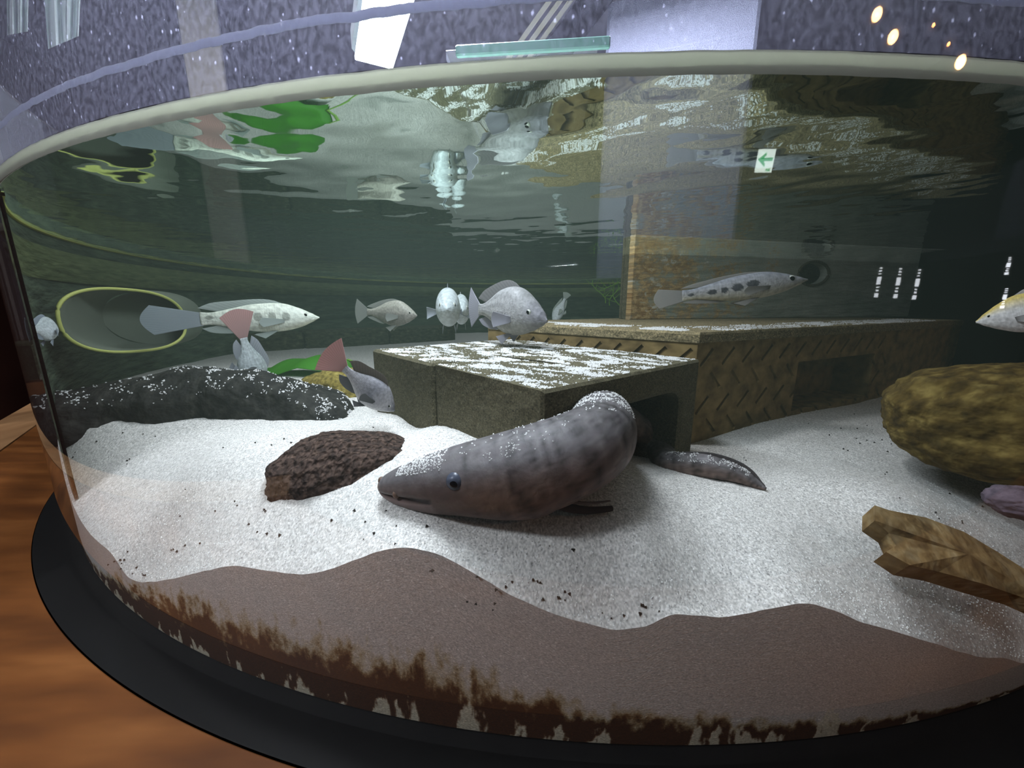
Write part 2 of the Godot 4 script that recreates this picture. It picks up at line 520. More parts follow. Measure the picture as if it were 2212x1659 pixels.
func side_image() -> ImageTexture:      # sand pressed against the acrylic, with the brown algae that grows along its foot
	var w := 2048
	var h := 320
	var im := Image.create(w, h, false, Image.FORMAT_RGB8)
	var rng := RandomNumberGenerator.new()
	rng.seed = 21
	var tall := [[-45.0, 0.15], [-34.0, 0.15], [-31.0, 0.25], [-28.0, 0.55], [-26.0, 0.75], [-23.0, 0.7], [-19.0, 0.52], [-14.0, 0.40], [-9.0, 0.33], [-5.0, 0.30], [-2.0, 0.24], [2.0, 0.17], [6.0, 0.12], [12.0, 0.1], [45.0, 0.1]]
	for x in w:
		var a := -45.0 + 90.0 * x / w
		var top := smp(tall, a)
		var wave := noise.get_noise_2d(a * 9.0, 1.0) * 0.25 + noise.get_noise_2d(a * 30.0, 7.0) * 0.12
		for y in h:
			var v := (y + 0.5) / h
			var g := 1.0 + (rng.randf() - 0.5) * 0.32
			if rng.randf() < 0.02: g *= 1.3
			var col := Color(0.74, 0.72, 0.70)
			var ragged := noise.get_noise_2d(a * 8.0, v * 30.0) * 0.28 + noise.get_noise_2d(a * 26.0, v * 90.0) * 0.14 + fine.get_noise_2d(a * 120.0, v * 400.0) * 0.06
			var up := v / (top * (1.0 + wave)) + ragged * 1.6
			var brown := clampf((1.0 - up) * 3.2, 0.0, 1.0)
			var olive := clampf((1.3 - up) * 2.2, 0.0, 1.0)
			col = col.lerp(Color(0.56, 0.49, 0.33), olive * 0.85)
			col = col.lerp(Color(0.24, 0.13, 0.055), brown * 0.95)
			var bare := noise.get_noise_2d(a * 6.0 + 50.0, v * 7.0) + noise.get_noise_2d(a * 24.0, v * 60.0) * 0.35 - v * 2.4 - 0.05
			if a < -20.0: bare += 0.15
			col = col.lerp(Color(0.78, 0.76, 0.68), clampf(bare * 7.0, 0.0, 0.85))
			im.set_pixel(x, y, Color(clampf(col.r * g, 0, 1), clampf(col.g * g, 0, 1), clampf(col.b * g, 0, 1)))
	return ImageTexture.create_from_image(im)

func build_sand() -> void:
	fit_sand()
	var angles := []
	var a := -180.0
	while a < 180.0:
		angles.append(a)
		a += 0.25 if a >= -42.0 and a < 34.0 else 2.0
	angles.append(180.0)
	var radii := []
	var r := INNER - 0.0005
	while r > 0.02:
		radii.append(r)
		r -= 0.004 if r > 0.62 else 0.02
	radii.append(0.01)
	var s := Shape.new()
	for an in angles:
		for rr in radii:
			var p := around(an, rr, 0)
			p.y = sand_y(p.x, p.z)
			s.vert(p)
	s.grid(0, angles.size(), radii.size())
	var bed := thing("sand_bed", "white sand bed heaped unevenly across the tank floor", "sand")
	bed.set_meta("kind", "stuff")
	var top := s.done(false, false)
	put("sand_top", top, M.sand, bed)
	var f := Shape.new()
	var count := 0
	for an in angles:
		if an < -62.0 or an > 62.0: continue
		count += 1
		var p := around(an, INNER - 0.0005, 0)
		var y := sand_y(p.x, p.z)
		for k in 9:
			var v := k / 8.0
			f.vert(Vector3(p.x, lerpf(BASE + 0.004, y, v), p.z), Color.WHITE, Vector2((an + 45.0) / 90.0, clampf(v, 0.002, 0.998)))
	f.grid(0, count, 9)
	var m := mat("sand_side", Color.WHITE, 0.9)
	m.albedo_texture = side_image()
	m.heightmap_enabled = true
	m.heightmap_texture = m.albedo_texture
	m.heightmap_scale = 0.05
	var side := put("sand_face", f.done(false, false), m, bed)
	side.set_meta("label", "grey sand face against the glass with brown algae along its foot")
	# loose grains that catch the light on the near sand
	var gr := Shape.new()
	var rg := RandomNumberGenerator.new()
	rg.seed = 44
	for k in 26000:
		var an := rg.randf_range(-33.0, 22.0)
		var rr := INNER - 0.002 - 0.42 * rg.randf() * rg.randf()
		var p := around(an, rr, 0)
		p.y = sand_y(p.x, p.z)
		var lum := rg.randf_range(0.45, 1.0)
		var e := rg.randf_range(0.0004, 0.0009)
		var t := rg.randf() * TAU
		var q := gr.v.size()
		for w in 3: gr.vert(p + Vector3(cos(t + w * 2.1) * e, -e * 0.2, sin(t + w * 2.1) * e), Color(lum, lum * 0.99, lum * 0.97))
		gr.vert(p + Vector3(rg.randf_range(-0.5, 0.5) * e, e * 0.9, rg.randf_range(-0.5, 0.5) * e), Color(lum, lum * 0.99, lum * 0.97))
		gr.tri(q, q + 1, q + 3); gr.tri(q + 1, q + 2, q + 3); gr.tri(q + 2, q, q + 3)
	var loose := put("loose_grains", gr.done(false, false), M.grain, bed)
	loose.set_meta("kind", "stuff")
	# dark bits of litter
	var rng := RandomNumberGenerator.new()
	rng.seed = 8
	var bits := []
	for q in [[255, 1218, 9, 30], [300, 1245, 5, 14], [390, 1190, 5, 20], [575, 1160, 3, 25], [310, 955, 6, 70], [240, 1000, 6, 80], [1010, 1335, 3, 14], [1060, 1322, 2, 10], [930, 1243, 2, 8], [1215, 1300, 6, 25], [1400, 1322, 5, 18], [1860, 935, 26, 75], [1940, 960, 14, 60], [1920, 1022, 2, 6], [1600, 990, 10, 60], [1230, 1190, 3, 12], [1100, 1270, 8, 60], [1330, 1340, 4, 60], [800, 1120, 10, 130], [500, 1100, 8, 120], [660, 925, 10, 120], [2050, 1100, 8, 120]]:
		for k in q[2]:
			var x: float = q[0] + rng.randfn() * q[3] * 0.7
			var y: float = q[1] + rng.randfn() * q[3] * 0.25
			var d := ray(x, y)
			var far := 0.2
			for step in 300:                     # walk the ray until it meets the sand
				far += 0.003
				var p := at(x, y, far)
				if p.y < sand_y(p.x, p.z):
					bits.append([Vector3(p.x, sand_y(p.x, p.z) + 0.0006, p.z), Vector3(rng.randf_range(-0.4, 0.4), 1, rng.randf_range(-0.4, 0.4)).normalized()])
					break
	grains("sand_litter", "dark specks of debris scattered over the white sand", bits, 0.0013, M.fleck, "debris")

# ---------------------------------------------------------------- blocks
func holed_block(u: Vector3, w: Vector3, corner: Vector3, wide: float, high: float, deep: float, hole: Array, ch: float) -> ArrayMesh:
	# hole: [centre u, centre v, half u, half v, exponent]; corner is the low corner of the front face
	var angles := []
	for k in 72: angles.append(TAU * k / 72.0)
	for e in [[0.0, 0.0], [wide, 0.0], [wide, high], [0.0, high]]:
		angles.append(fposmod(atan2(e[1] - hole[1], e[0] - hole[0]), TAU))
	angles.sort()
	var inner := []
	var outer := []
	for a in angles:
		var cs := cos(a)
		var sn := sin(a)
		var e: float = hole[4]
		var k := pow(pow(absf(cs / hole[2]), e) + pow(absf(sn / hole[3]), e), -1.0 / e)
		inner.append(Vector2(hole[0] + cs * k, hole[1] + sn * k))
		var t := INF
		if cs > 1e-6: t = minf(t, (wide - hole[0]) / cs)
		if cs < -1e-6: t = minf(t, -hole[0] / cs)
		if sn > 1e-6: t = minf(t, (high - hole[1]) / sn)
		if sn < -1e-6: t = minf(t, -hole[1] / sn)
		outer.append(Vector2(hole[0] + cs * t, hole[1] + sn * t))
	var mid := Vector2(wide, high) / 2.0
	var less := func(p: Vector2) -> Vector2: return Vector2(clampf(p.x, ch, wide - ch), clampf(p.y, ch, high - ch))
	var loops := [[inner, ch, false], [inner, 0.0, true], [outer, 0.0, true], [outer, ch, false], [outer, deep - ch, false], [outer, deep, true], [inner, deep, true], [inner, deep - ch, false]]
	var s := Shape.new()
	var n := angles.size()
	for l in loops.size():
		var A: Array = loops[l]
		var B: Array = loops[(l + 1) % loops.size()]
		for k in n:
			var pts := []
			for q in [[A, k], [A, (k + 1) % n], [B, (k + 1) % n], [B, k]]:
				var p: Vector2 = q[0][0][q[1]]
				if q[0][2]:
					if q[0][0] == outer: p = less.call(p)
					else: p = Vector2(hole[0], hole[1]) + (p - Vector2(hole[0], hole[1])) * (1.0 + ch / 0.04)
				pts.append(corner + u * p.x + Vector3.UP * p.y + w * q[0][1])
			s.face(pts)
	return s.done()

func on_wall(x: float, y: float, a: Vector3, along: Vector3) -> Vector3:
	var n := along.cross(Vector3.UP).normalized()
	var r := ray(x, y)
	return r * (a.dot(n) / r.dot(n))

func build_blocks() -> void:
	var top := -0.066
	var corner := on_level(1172, 845, top)
	var u := Vector3(0.768, 0, -0.64).normalized()
	var w := Vector3(-0.64, 0, -0.768).normalized()        # runs back and away to the other side
	var low := -0.204
	var high := top - low
	var b := thing("concrete_block", "hollow concrete block with the lungfish coming out of its opening", "block", corner)
	var local := Vector3(0, low - corner.y, 0)
	var hollow := CSGMesh3D.new()
	hollow.name = "block_body"
	hollow.mesh = holed_block(u, w, local, 0.262, high, 0.17, [0.128, 0.062, 0.096, 0.045, 7.0], 0.0025)
	hollow.material = M.concrete
	b.add_child(hollow)
	var s0 := on_level(1068, 768, top)
	var s1 := on_level(1205, 786, top)
	var nick := CSGBox3D.new()
	nick.name = "slot"
	nick.size = Vector3((s1 - s0).length(), 0.03, 0.007)
	var sdir := (s1 - s0).normalized()
	nick.transform = Transform3D(Basis(sdir, Vector3.UP, sdir.cross(Vector3.UP)), (s0 + s1) / 2.0 - corner)
	nick.operation = CSGShape3D.OPERATION_SUBTRACTION
	nick.material = M.concrete
	hollow.add_child(nick)
	b = thing("concrete_block", "plain concrete block butted behind the hollow block with a narrow joint between", "block", corner + w * 0.1765)
	var t := Transform3D(Basis(u, Vector3.UP, -w), local + u * 0.131 + w * 0.09 + Vector3.UP * high * 0.5)
	put("block_body", box(Vector3(0.262, high, 0.18), 0.003, t), M.concrete, b)
	# sand lying on top of both
	var rng := RandomNumberGenerator.new()
	rng.seed = 3
	var spots := []
	for k in 75000:
		var p := corner + u * rng.randf_range(0.003, 0.259) + w * rng.randf_range(0.003, 0.35)
		var d := noise.get_noise_2d(p.x * 150.0 + p.z * 130.0, p.z * 260.0 - p.x * 230.0) + 0.5 * fine.get_noise_2d(p.x * 1500, p.z * 1500)
		if (d > 0.10 or rng.randf() < 0.012) and Geometry3D.get_closest_point_to_segment(p, s0, s1).distance_to(p) > 0.005: spots.append([Vector3(p.x, top + 0.0003, p.z), Vector3.UP])
	grains("sand_dusting", "white sand dusted in patches over the tops of the concrete blocks", spots, 0.00075, M.grain)

	# ridged ledge behind
	var lt := -0.037
	var p10 := on_level(1510, 718, lt)
	var p12 := on_level(2080, 691, lt)
	var p13 := on_level(1180, 702, lt)
	var ld := (p13 - p10).normalized()
	var rd := (p12 - p10).normalized()
	var lend := p10 + ld * 0.40
	var rend := p12
	var foot := [Vector2(p10.x, p10.z), Vector2(rend.x, rend.z), Vector2(rend.x, rend.z) + Vector2(-0.05, -0.16), Vector2(0.55, -1.15), Vector2(lend.x, lend.z) + Vector2(0.12, -0.1), Vector2(lend.x, lend.z)]
	var base := -0.21
	b = thing("ridged_block", "long ridged stone block with slanting grooves, set behind the concrete blocks", "block", Vector3(p10.x, base, p10.z))
	var body := CSGMesh3D.new()
	body.name = "block_body"
	body.mesh = prism(foot.map(func(q): return q - Vector2(p10.x, p10.z)), 0.0, lt - 0.014 - base)
	body.material = M.ridged
	b.add_child(body)
	var ln := ld.cross(Vector3.UP).normalized()
	for f in [[ld, 11, 0.018, 0.034, -1.0], [rd, 12, 0.02, 0.044, 1.0]]:
		var d: Vector3 = f[0]
		for row in 4:
			for k in f[1]:
				var cut := CSGBox3D.new()
				cut.name = "groove"
				cut.size = Vector3(0.032, 0.0055, 0.007)
				var slant: float = deg_to_rad(45.0 if row % 2 == 0 else -45.0) * f[4]
				cut.basis = Basis(d, Vector3.UP, d.cross(Vector3.UP)) * Basis(Vector3.BACK, slant)
				cut.position = d * (f[2] + k * f[3] + (0.5 * f[3] if row % 2 else 0.0)) + Vector3.UP * (lt - 0.034 - row * 0.033 - base)
				cut.operation = CSGShape3D.OPERATION_SUBTRACTION
				cut.material = M.ridged
				body.add_child(cut, true)
	var h0 := on_wall(1725, 782, p10, rd)
	var h1 := on_wall(1872, 855, p10, rd)
	var slot := CSGBox3D.new()
	slot.name = "opening"
	slot.size = Vector3((h1 - h0).dot(rd), h0.y - h1.y, 0.12)
	slot.basis = Basis(rd, Vector3.UP, rd.cross(Vector3.UP))
	slot.position = (h0 + h1) / 2.0 - Vector3(p10.x, base, p10.z)
	slot.operation = CSGShape3D.OPERATION_SUBTRACTION
	slot.material = M.ridged
	body.add_child(slot)
	put("cap", prism(foot.map(func(q): return (q - Vector2(p10.x, p10.z)) * 1.0 + Vector2(0, 0.003)), lt - 0.0138 - base, lt - base, 0.003), M.gritty_cap, b)
	spots = []
	for k in 9000:
		var q := rng.randf()
		var p := (p10 + ld * rng.randf_range(0.0, 0.38) if rng.randf() < 0.5 else p10 + rd * rng.randf_range(0.0, 0.75)) + Vector3(0.12, 0, -1).normalized() * (0.006 + rng.randf() * 0.10)
		if noise.get_noise_2d(p.x * 150.0, p.z * 150.0) > -0.05: spots.append([Vector3(p.x, lt + 0.0003, p.z), Vector3.UP])
	grains("sand_dusting", "thin white sand along the top edge of the ridged block", spots, 0.0014, M.grain)

	# tall hollow box standing on the ledge, out through the water surface
	var fl := on_level(1360, 690.5, lt)
	var fr := on_level(2062, 682.5, lt)
	var along := (fr - fl)
	var wide := along.length()
	along /= wide
	var back := Vector3.UP.cross(along).normalized()        # points away from the camera
	if back.z > 0: back = -back
	var tall := 0.185
	b = thing("box_culvert", "tall grey concrete box with brown algae and a round hole on the ridged block", "box", fl)
	var hc := on_wall(1757, 591, fl, along)
	var hr := (on_wall(1787, 591, fl, along) - on_wall(1727, 591, fl, along)).length() / 2.0
	var m: StandardMaterial3D = M.algae_panel
	m.albedo_texture = panel_image()
	var plate := holed_block(along, back, Vector3.ZERO, wide, tall, 0.02, [(hc - fl).dot(along), hc.y - fl.y, hr, 0.0265, 2.0], 0.002)
	# lay the picture of the growth over the front
	var arr := plate.surface_get_arrays(0)
	var vs: PackedVector3Array = arr[Mesh.ARRAY_VERTEX]
	var us := PackedVector2Array()
	for p in vs: us.append(Vector2(clampf(p.dot(along) / wide, 0.001, 0.999), clampf(p.y / tall, 0.001, 0.999)))
	arr[Mesh.ARRAY_TEX_UV] = us
	var pm := ArrayMesh.new()
	pm.add_surface_from_arrays(Mesh.PRIMITIVE_TRIANGLES, arr)
	put("front_panel", pm, m, b)
	var rimpts := []
	for k in 33:
		var a := TAU * k / 32.0
		rimpts.append((hc - fl) + along * cos(a) * (hr + 0.004) + Vector3.UP * sin(a) * 0.0295 - back * 0.001)
	put("hole_rim", tube(rimpts, 0.0035, 6), M.concrete, b)
	for x in [0.011, wide - 0.011]:
		put("side_panel", box(Vector3(0.02, tall, 0.02), 0.001, Transform3D(Basis(along, Vector3.UP, -back), along * x + back * 0.0305 + Vector3.UP * tall * 0.5)), M.concrete, b)
	put("back_panel", box(Vector3(wide, tall, 0.008), 0.001, Transform3D(Basis(along, Vector3.UP, -back), along * wide * 0.5 + back * 0.0455 + Vector3.UP * tall * 0.5)), M.concrete, b)

func panel_image() -> ImageTexture:     # brown algae and pale lime on grey concrete
	var w := 1024
	var h := 256
	var im := Image.create(w, h, false, Image.FORMAT_RGB8)
	var rng := RandomNumberGenerator.new()
	rng.seed = 5
	for x in w:
		for y in h:
			var u := x / float(w)
			var v := y / float(h)
			var g := 1.0 + (rng.randf() - 0.5) * 0.16
			var big := noise.get_noise_2d(u * 110.0, v * 34.0)
			var mid := noise.get_noise_2d(u * 520.0 + 9.0, v * 150.0) + 0.5 * fine.get_noise_2d(u * 1900.0, v * 520.0)
			var col := Color(0.60, 0.62, 0.57).lerp(Color(0.70, 0.71, 0.66), clampf(0.5 + big, 0, 1))
			var alg := clampf((0.26 - u + big * 0.30 + mid * 0.22) * 3.5, 0.0, 0.92)
			col = col.lerp(Color(0.56, 0.41, 0.23).lerp(Color(0.78, 0.65, 0.44), clampf(0.5 + mid * 1.4, 0, 1)), alg)
			var lime := fine.get_noise_2d(u * 200.0, v * 60.0) + mid * 0.4 - 0.38 - maxf(0.0, u - 0.12) * 3.0
			col = col.lerp(Color(0.78, 0.78, 0.74), clampf(lime * 6.0, 0.0, 0.85))
			im.set_pixel(x, y, Color(clampf(col.r * g, 0, 1), clampf(col.g * g, 0, 1), clampf(col.b * g, 0, 1)))
	return ImageTexture.create_from_image(im)

# ---------------------------------------------------------------- tank, water, room
func build_tank() -> void:
	var t := thing("aquarium_tank", "round clear acrylic aquarium with a black foot ring on the wooden counter", "aquarium", CENTRE + Vector3(0, BASE, 0))
	var off := -t.position
	var shift := func(m: ArrayMesh) -> ArrayMesh:
		var st := SurfaceTool.new()
		st.append_from(m, 0, Transform3D(Basis(), off))
		return st.commit()
	put("acrylic_wall", shift.call(ring_strip(-180, 180, 0.5, [[RADIUS, BASE + 0.002], [RADIUS, 0.31], [INNER, 0.31]], 0.0, false)), M.acrylic, t)
	put("splash_film", shift.call(ring_strip(-60, 60, 0.5, [[INNER, WATER + 0.006], [INNER, 0.308]], 0.0, false)), M.splash_film, t)
	put("foot_ring", shift.call(ring_strip(-180, 180, 0.5, [[RADIUS - 0.012, BASE + 0.0005], [RADIUS - 0.012, BASE + 0.002], [RADIUS + 0.028, BASE + 0.002], [RADIUS + 0.030, BASE + 0.0005]])), M.gasket, t)
	put("lime_line", shift.call(ring_strip(-55, 55, 0.05, [[INNER - 0.0002, 0.1366], [INNER - 0.0005, 0.1374], [INNER - 0.0005, 0.1400], [INNER - 0.0002, 0.1412]], 0.0009)), M.lime, t)
	var floor_mesh := CylinderMesh.new()
	floor_mesh.top_radius = INNER - 0.001
	floor_mesh.bottom_radius = INNER - 0.001
	floor_mesh.height = 0.003
	floor_mesh.radial_segments = 128
	var fl := put("tank_floor", floor_mesh, M.gasket, t)
	fl.position = Vector3(0, 0.002, 0)
	# water
	var s := Shape.new()
	var step := 0.0065
	var nx := int(2.16 / step)
	var nz := int(2.16 / step)
	for i in nx:
		for k in nz:
			var p := Vector2(-1.08 + i * step, -1.08 + k * step)
			if p.length() > INNER - 0.0008: p = p.normalized() * (INNER - 0.0008)
			var x := p.x + CENTRE.x
			var z := p.y + CENTRE.z
			var far := clampf((-z - 0.25) / 1.2, 0.0, 1.0)
			var y := 0.00095 * noise.get_noise_2d(x * 75.0, z * 110.0) + 0.00016 * fine.get_noise_2d(x * 240.0, z * 330.0)
			s.vert(Vector3(x, WATER + y, z))
	var mesh_idx := s.v
	for i in nx - 1:
		for k in nz - 1:
			var a := i * nz + k
			var mid := (s.v[a] + s.v[a + nz + 1]) * 0.5
			if Vector2(mid.x - CENTRE.x, mid.z - CENTRE.z).length() < INNER - 0.0012: s.quad(a, a + nz, a + nz + 1, a + 1)
	var w := put("water_surface", s.done(false), M.water)
	tag(w, "rippled water surface seen from below, mirroring the sand and blocks", "water", "", "stuff")
	var men := put("waterline", ring_strip(-180, 180, 0.25, [[INNER - 0.0004, WATER - 0.004], [INNER - 0.0026, WATER - 0.0025], [INNER - 0.0020, WATER + 0.001], [INNER - 0.0012, WATER + 0.004], [INNER - 0.0004, WATER + 0.006]], 0.0004), M.meniscus)
	tag(men, "pale waterline where the water creeps up the inside of the glass", "waterline", "", "stuff")

func build_back() -> void:
	# the far inside of the tank: mossy ledged wall, its unlit end painted as a black panel
	var t := thing("mossy_wall", "greenish moss covered ledged wall along the far side of the tank", "wall", CENTRE + Vector3(0, BASE, 0))
	t.set_meta("kind", "structure")
	var off := -t.position
	for q in [["lower_course", -0.29, -0.075, INNER - 0.05, M.mossy_wall], ["middle_course", -0.075, 0.035, INNER - 0.035, M.mossy_wall], ["moss_band", 0.035, 0.085, INNER - 0.055, M.moss_band], ["upper_course", 0.085, 0.135, INNER - 0.035, M.mossy_wall], ["pale_line", WATER - 0.004, WATER - 0.0005, INNER - 0.0375, M.pale_line]]:
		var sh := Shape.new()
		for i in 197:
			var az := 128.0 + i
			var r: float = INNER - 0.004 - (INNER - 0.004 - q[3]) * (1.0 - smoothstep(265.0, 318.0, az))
			var lip := 0.004 if q[0] == "pale_line" else 0.002
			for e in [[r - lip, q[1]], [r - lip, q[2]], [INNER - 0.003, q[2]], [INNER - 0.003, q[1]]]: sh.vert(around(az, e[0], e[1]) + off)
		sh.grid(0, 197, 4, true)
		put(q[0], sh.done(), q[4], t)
	var b := put("shade_panel", ring_strip(60, 127.5, 1.0, [[INNER - 0.035, -0.29], [INNER - 0.035, 0.135], [INNER - 0.003, 0.135], [INNER - 0.003, -0.29]]), M.shade_panel)
	tag(b, "black panel painting the shade on the unlit side of the tank", "panel")
	# kerb stones in front of the wall
	var k0 := on_level(60, 742, -0.10)
	var k1 := on_level(985, 703, -0.10)
	var n := 4
	var names := ["kerb stone lying against the wall beside the oval pipe mouth", "kerb stone below the moss band next to the pipe mouth", "kerb stone behind the slim spotted fish", "kerb stone running behind the plain concrete block"]
	for k in n:
		var a := k0.lerp(k1, float(k) / n)
		var c := k0.lerp(k1, float(k + 1) / n)
		var d := (c - a)
		var dn := d.normalized()
		var b2 := thing("kerb_stone", "dark mossy " + names[k], "kerb", Vector3((a.x + c.x) / 2, -0.20, (a.z + c.z) / 2), "kerb stones along the far wall")
		put("stone", box(Vector3(d.length() - 0.006, 0.10 - 0.002 * (k % 2), 0.12), 0.006, Transform3D(Basis(dn, Vector3.UP, dn.cross(Vector3.UP)), Vector3(0, 0.05, 0) + Vector3(dn.z, 0, -dn.x) * 0.06)), M.kerb, b2)
	# oval pipe mouth
	var c0 := at(285, 693, 0.87)
	var left := at(150, 693, 0.80)
	var right := at(415, 693, 0.94)
	var along := (right - left).normalized()
	var back := Vector3(along.z, 0, -along.x)
	back = Vector3(-0.5, 0, -1).normalized()         # the pipe runs back into the tank, its mouth cut aslant
	var rx := (right - left).length() / 2.0
	var ry := absf(at(285, 628, 0.87).y - at(285, 762, 0.87).y) / 2.0
	var pipe := thing("pipe_mouth", "wide oval pipe mouth with a pale yellowish rim, dark inside", "pipe", c0 - Vector3(0, ry, 0))
	var secs := Shape.new()
	var seg := 64
	var prof := [[1.0, 0.0], [1.03, 0.012], [1.03, 0.12], [0.96, 0.12], [0.96, 0.012]]
	for k in seg:
		var a := TAU * k / seg
		for q in prof:
			var ca := cos(a)
			var sa := sin(a)
			secs.vert(Vector3(0, ry, 0) + along * signf(ca) * pow(absf(ca), 0.8) * rx * q[0] + Vector3.UP * signf(sa) * pow(absf(sa), 0.8) * ry * q[0] + back * q[1])
	for k in seg:
		for j in prof.size():
			var k2 := (k + 1) % seg
			var j2 := (j + 1) % prof.size()
			secs.quad(k * 5 + j, k2 * 5 + j, k2 * 5 + j2, k * 5 + j2)
	put("pipe_wall", secs.done(), M.pipe_wall, pipe)
	var rim := []
	for k in seg + 1:
		var a := TAU * k / seg
		var ca := cos(a)
		var sa := sin(a)
		rim.append(Vector3(0, ry, 0) + along * signf(ca) * pow(absf(ca), 0.8) * rx + Vector3.UP * signf(sa) * pow(absf(sa), 0.8) * ry)
	put("rim", tube(rim, 0.0024, 6), M.culvert_rim, pipe)
	var plug := Shape.new()
	for e in [[0.115, M.pipe_wall]]:
		var mid := plug.vert(Vector3(0, ry, 0) + back * e[0])
		for k in seg + 1:
			var a := TAU * k / seg
			plug.vert(Vector3(0, ry, 0) + along * cos(a) * rx * 0.98 + Vector3.UP * sin(a) * ry * 0.98 + back * e[0])
		for k in seg: plug.tri(mid, mid + 1 + k, mid + 2 + k)
	put("pipe_end", plug.done(false), M.pipe_wall, pipe)

func build_room() -> void:
	var e := 0.1
	for q in [["floor", Vector3(7.4, e, 8.4), Vector3(0, -1.15, -1), M.room_dark], ["ceiling", Vector3(7.4, e, 8.4), Vector3(0, 1.85, -1), M.room_grey], ["wall_back", Vector3(7.4, 3.1, e), Vector3(0, 0.35, -5.1), M.room_grey], ["wall_front", Vector3(7.4, 3.1, e), Vector3(0, 0.35, 3.1), M.room_dark], ["wall_left", Vector3(e, 3.1, 8.4), Vector3(-3.6, 0.35, -1), M.dark_wood], ["wall_right", Vector3(e, 3.1, 8.4), Vector3(3.6, 0.35, -1), M.room_dark]]:
		var o := put(q[0], box(q[1], 0.0), q[3])
		o.position = q[2]
		o.set_meta("kind", "structure")
		o.set_meta("label", {"floor": "dark floor of the aquarium hall", "ceiling": "grey ceiling of the aquarium hall", "wall_back": "grey wall behind the tank", "wall_front": "dark wall behind the viewer", "wall_left": "dark brown panelled wall beside the counter", "wall_right": "dark wall beyond the tank"}[q[0]])
	# counter with an angled end and its lit edge painted as a paler strip
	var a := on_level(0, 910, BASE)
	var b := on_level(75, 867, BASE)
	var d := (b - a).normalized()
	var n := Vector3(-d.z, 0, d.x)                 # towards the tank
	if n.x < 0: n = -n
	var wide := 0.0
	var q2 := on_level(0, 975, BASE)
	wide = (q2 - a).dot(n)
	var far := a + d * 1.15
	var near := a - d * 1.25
	var c := thing("wooden_counter", "brown wooden counter carrying the round aquarium", "counter", Vector3(0, -1.1, -1.2))
	var off := Vector2(0, 1.2)
	var foot := [Vector2(near.x + n.x * wide, near.z + n.z * wide) + off, Vector2(1.7, near.z + n.z * wide) + off, Vector2(1.7, -2.42) + off, Vector2(-0.9, -2.42) + off, Vector2(far.x + n.x * wide, far.z + n.z * wide) + off]
	put("countertop", prism(foot, 0.74, 0.80, 0.002), M.wood, c)
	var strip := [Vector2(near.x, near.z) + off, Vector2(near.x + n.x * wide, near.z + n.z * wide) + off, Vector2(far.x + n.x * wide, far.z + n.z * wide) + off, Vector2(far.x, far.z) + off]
	put("lit_strip", prism(strip, 0.74, 0.802, 0.002), M.lit_wood, c)
	var mid := Vector2.ZERO
	for p in foot: mid += p / 5.0
	put("plinth", prism(foot.map(func(p): return mid + (p - mid) * 0.88), 0.0, 0.74), M.dark_wood, c)

	# post behind the tank
	var pw := at(432, 60, 3.05)
	var face := Vector3(pw.x, 0, pw.z).normalized()
	var across := face.cross(Vector3.UP).normalized()
	var post := thing("support_post", "beige post between two black steel channels standing behind the tank", "post", Vector3(pw.x, -1.1, pw.z))
	put("core", box(Vector3(0.185, 2.9, 0.1), 0.004, Transform3D(Basis(across, Vector3.UP, -face), Vector3(0, 1.45, 0))), M.beige, post)
	for sgn in [-1.0, 1.0]:
		put("channel", box(Vector3(0.145, 2.9, 0.14), 0.004, Transform3D(Basis(across, Vector3.UP, -face), across * sgn * 0.166 + Vector3(0, 1.45, 0))), M.black_steel, post)
	# white column behind the tank
	var c0 := at(1310, 60, 2.85)
	var c1 := at(1640, 60, 2.85)
	var cd := (c1 - c0).normalized()
	var col := thing("white_column", "bluish white beaded column standing behind the tank", "column", Vector3((c0.x + c1.x) / 2.0, -1.1, (c0.z + c1.z) / 2.0))
	put("shaft", box(Vector3((c1 - c0).length(), 2.9, 0.3), 0.02, Transform3D(Basis(cd, Vector3.UP, cd.cross(Vector3.UP)), Vector3(0, 1.45, 0) + Vector3(cd.z, 0, -cd.x) * 0.15)), M.pillar, col)
	# white hangings
	var i := 0
	for h in [[[8, -40], [68, -40], [60, 68], [16, 76]], [[70, -40], [190, -40], [170, 78], [104, 106]]]:
		var sh := Shape.new()
		var cols := 14
		for r in 10:
			for k in cols:
				var x := lerpf(lerpf(h[0][0], h[1][0], k / 13.0), lerpf(h[3][0], h[2][0], k / 13.0), r / 9.0)
				var y := lerpf(lerpf(h[0][1] - 300, h[1][1] - 300, k / 13.0), lerpf(h[3][1], h[2][1], k / 13.0), r / 9.0)
				sh.vert(at(x, y, 2.6 + 0.03 * sin(k * 1.4) + 0.02 * sin(k * 0.5 + r * 0.2)))
		sh.grid(0, 10, cols)
		var o := put("hanging_cloth", sh.done(false), M.white_cloth)
		tag(o, ["narrow pale cloth strip hanging from the ceiling", "wider pale cloth strip with a slanting hem hanging from the ceiling"][i], "cloth")
		i += 1
	# slanting rail
	var r0 := at(1215, 95, 1.7)
	var r1 := at(1330, -60, 1.7)
	var rail := thing("slanting_rail", "dark slanting rail with pale edge strips above the water", "rail", r0)
	var dir := (r1 - r0).normalized()
	var pts := [Vector3.ZERO, (r1 - r0) * 3.0]
	var view := r0.normalized()
	var sd := dir.cross(view).normalized()
	put("bar", box(Vector3(0.10, 1.6, 0.04), 0.004, Transform3D(Basis(sd, dir, sd.cross(dir)), dir * 0.6)), M.black_steel, rail)
	for k in 3:
		put("edge_strip", box(Vector3(0.016, 1.6, 0.012), 0.002, Transform3D(Basis(sd, dir, sd.cross(dir)), dir * 0.6 + sd * (0.065 + k * 0.028))), M.beige, rail)
	# glass cover pane resting on the rim beam
	var g0 := on_level(985, 112, 0.165)
	var g1 := on_level(1318, 92, 0.165)
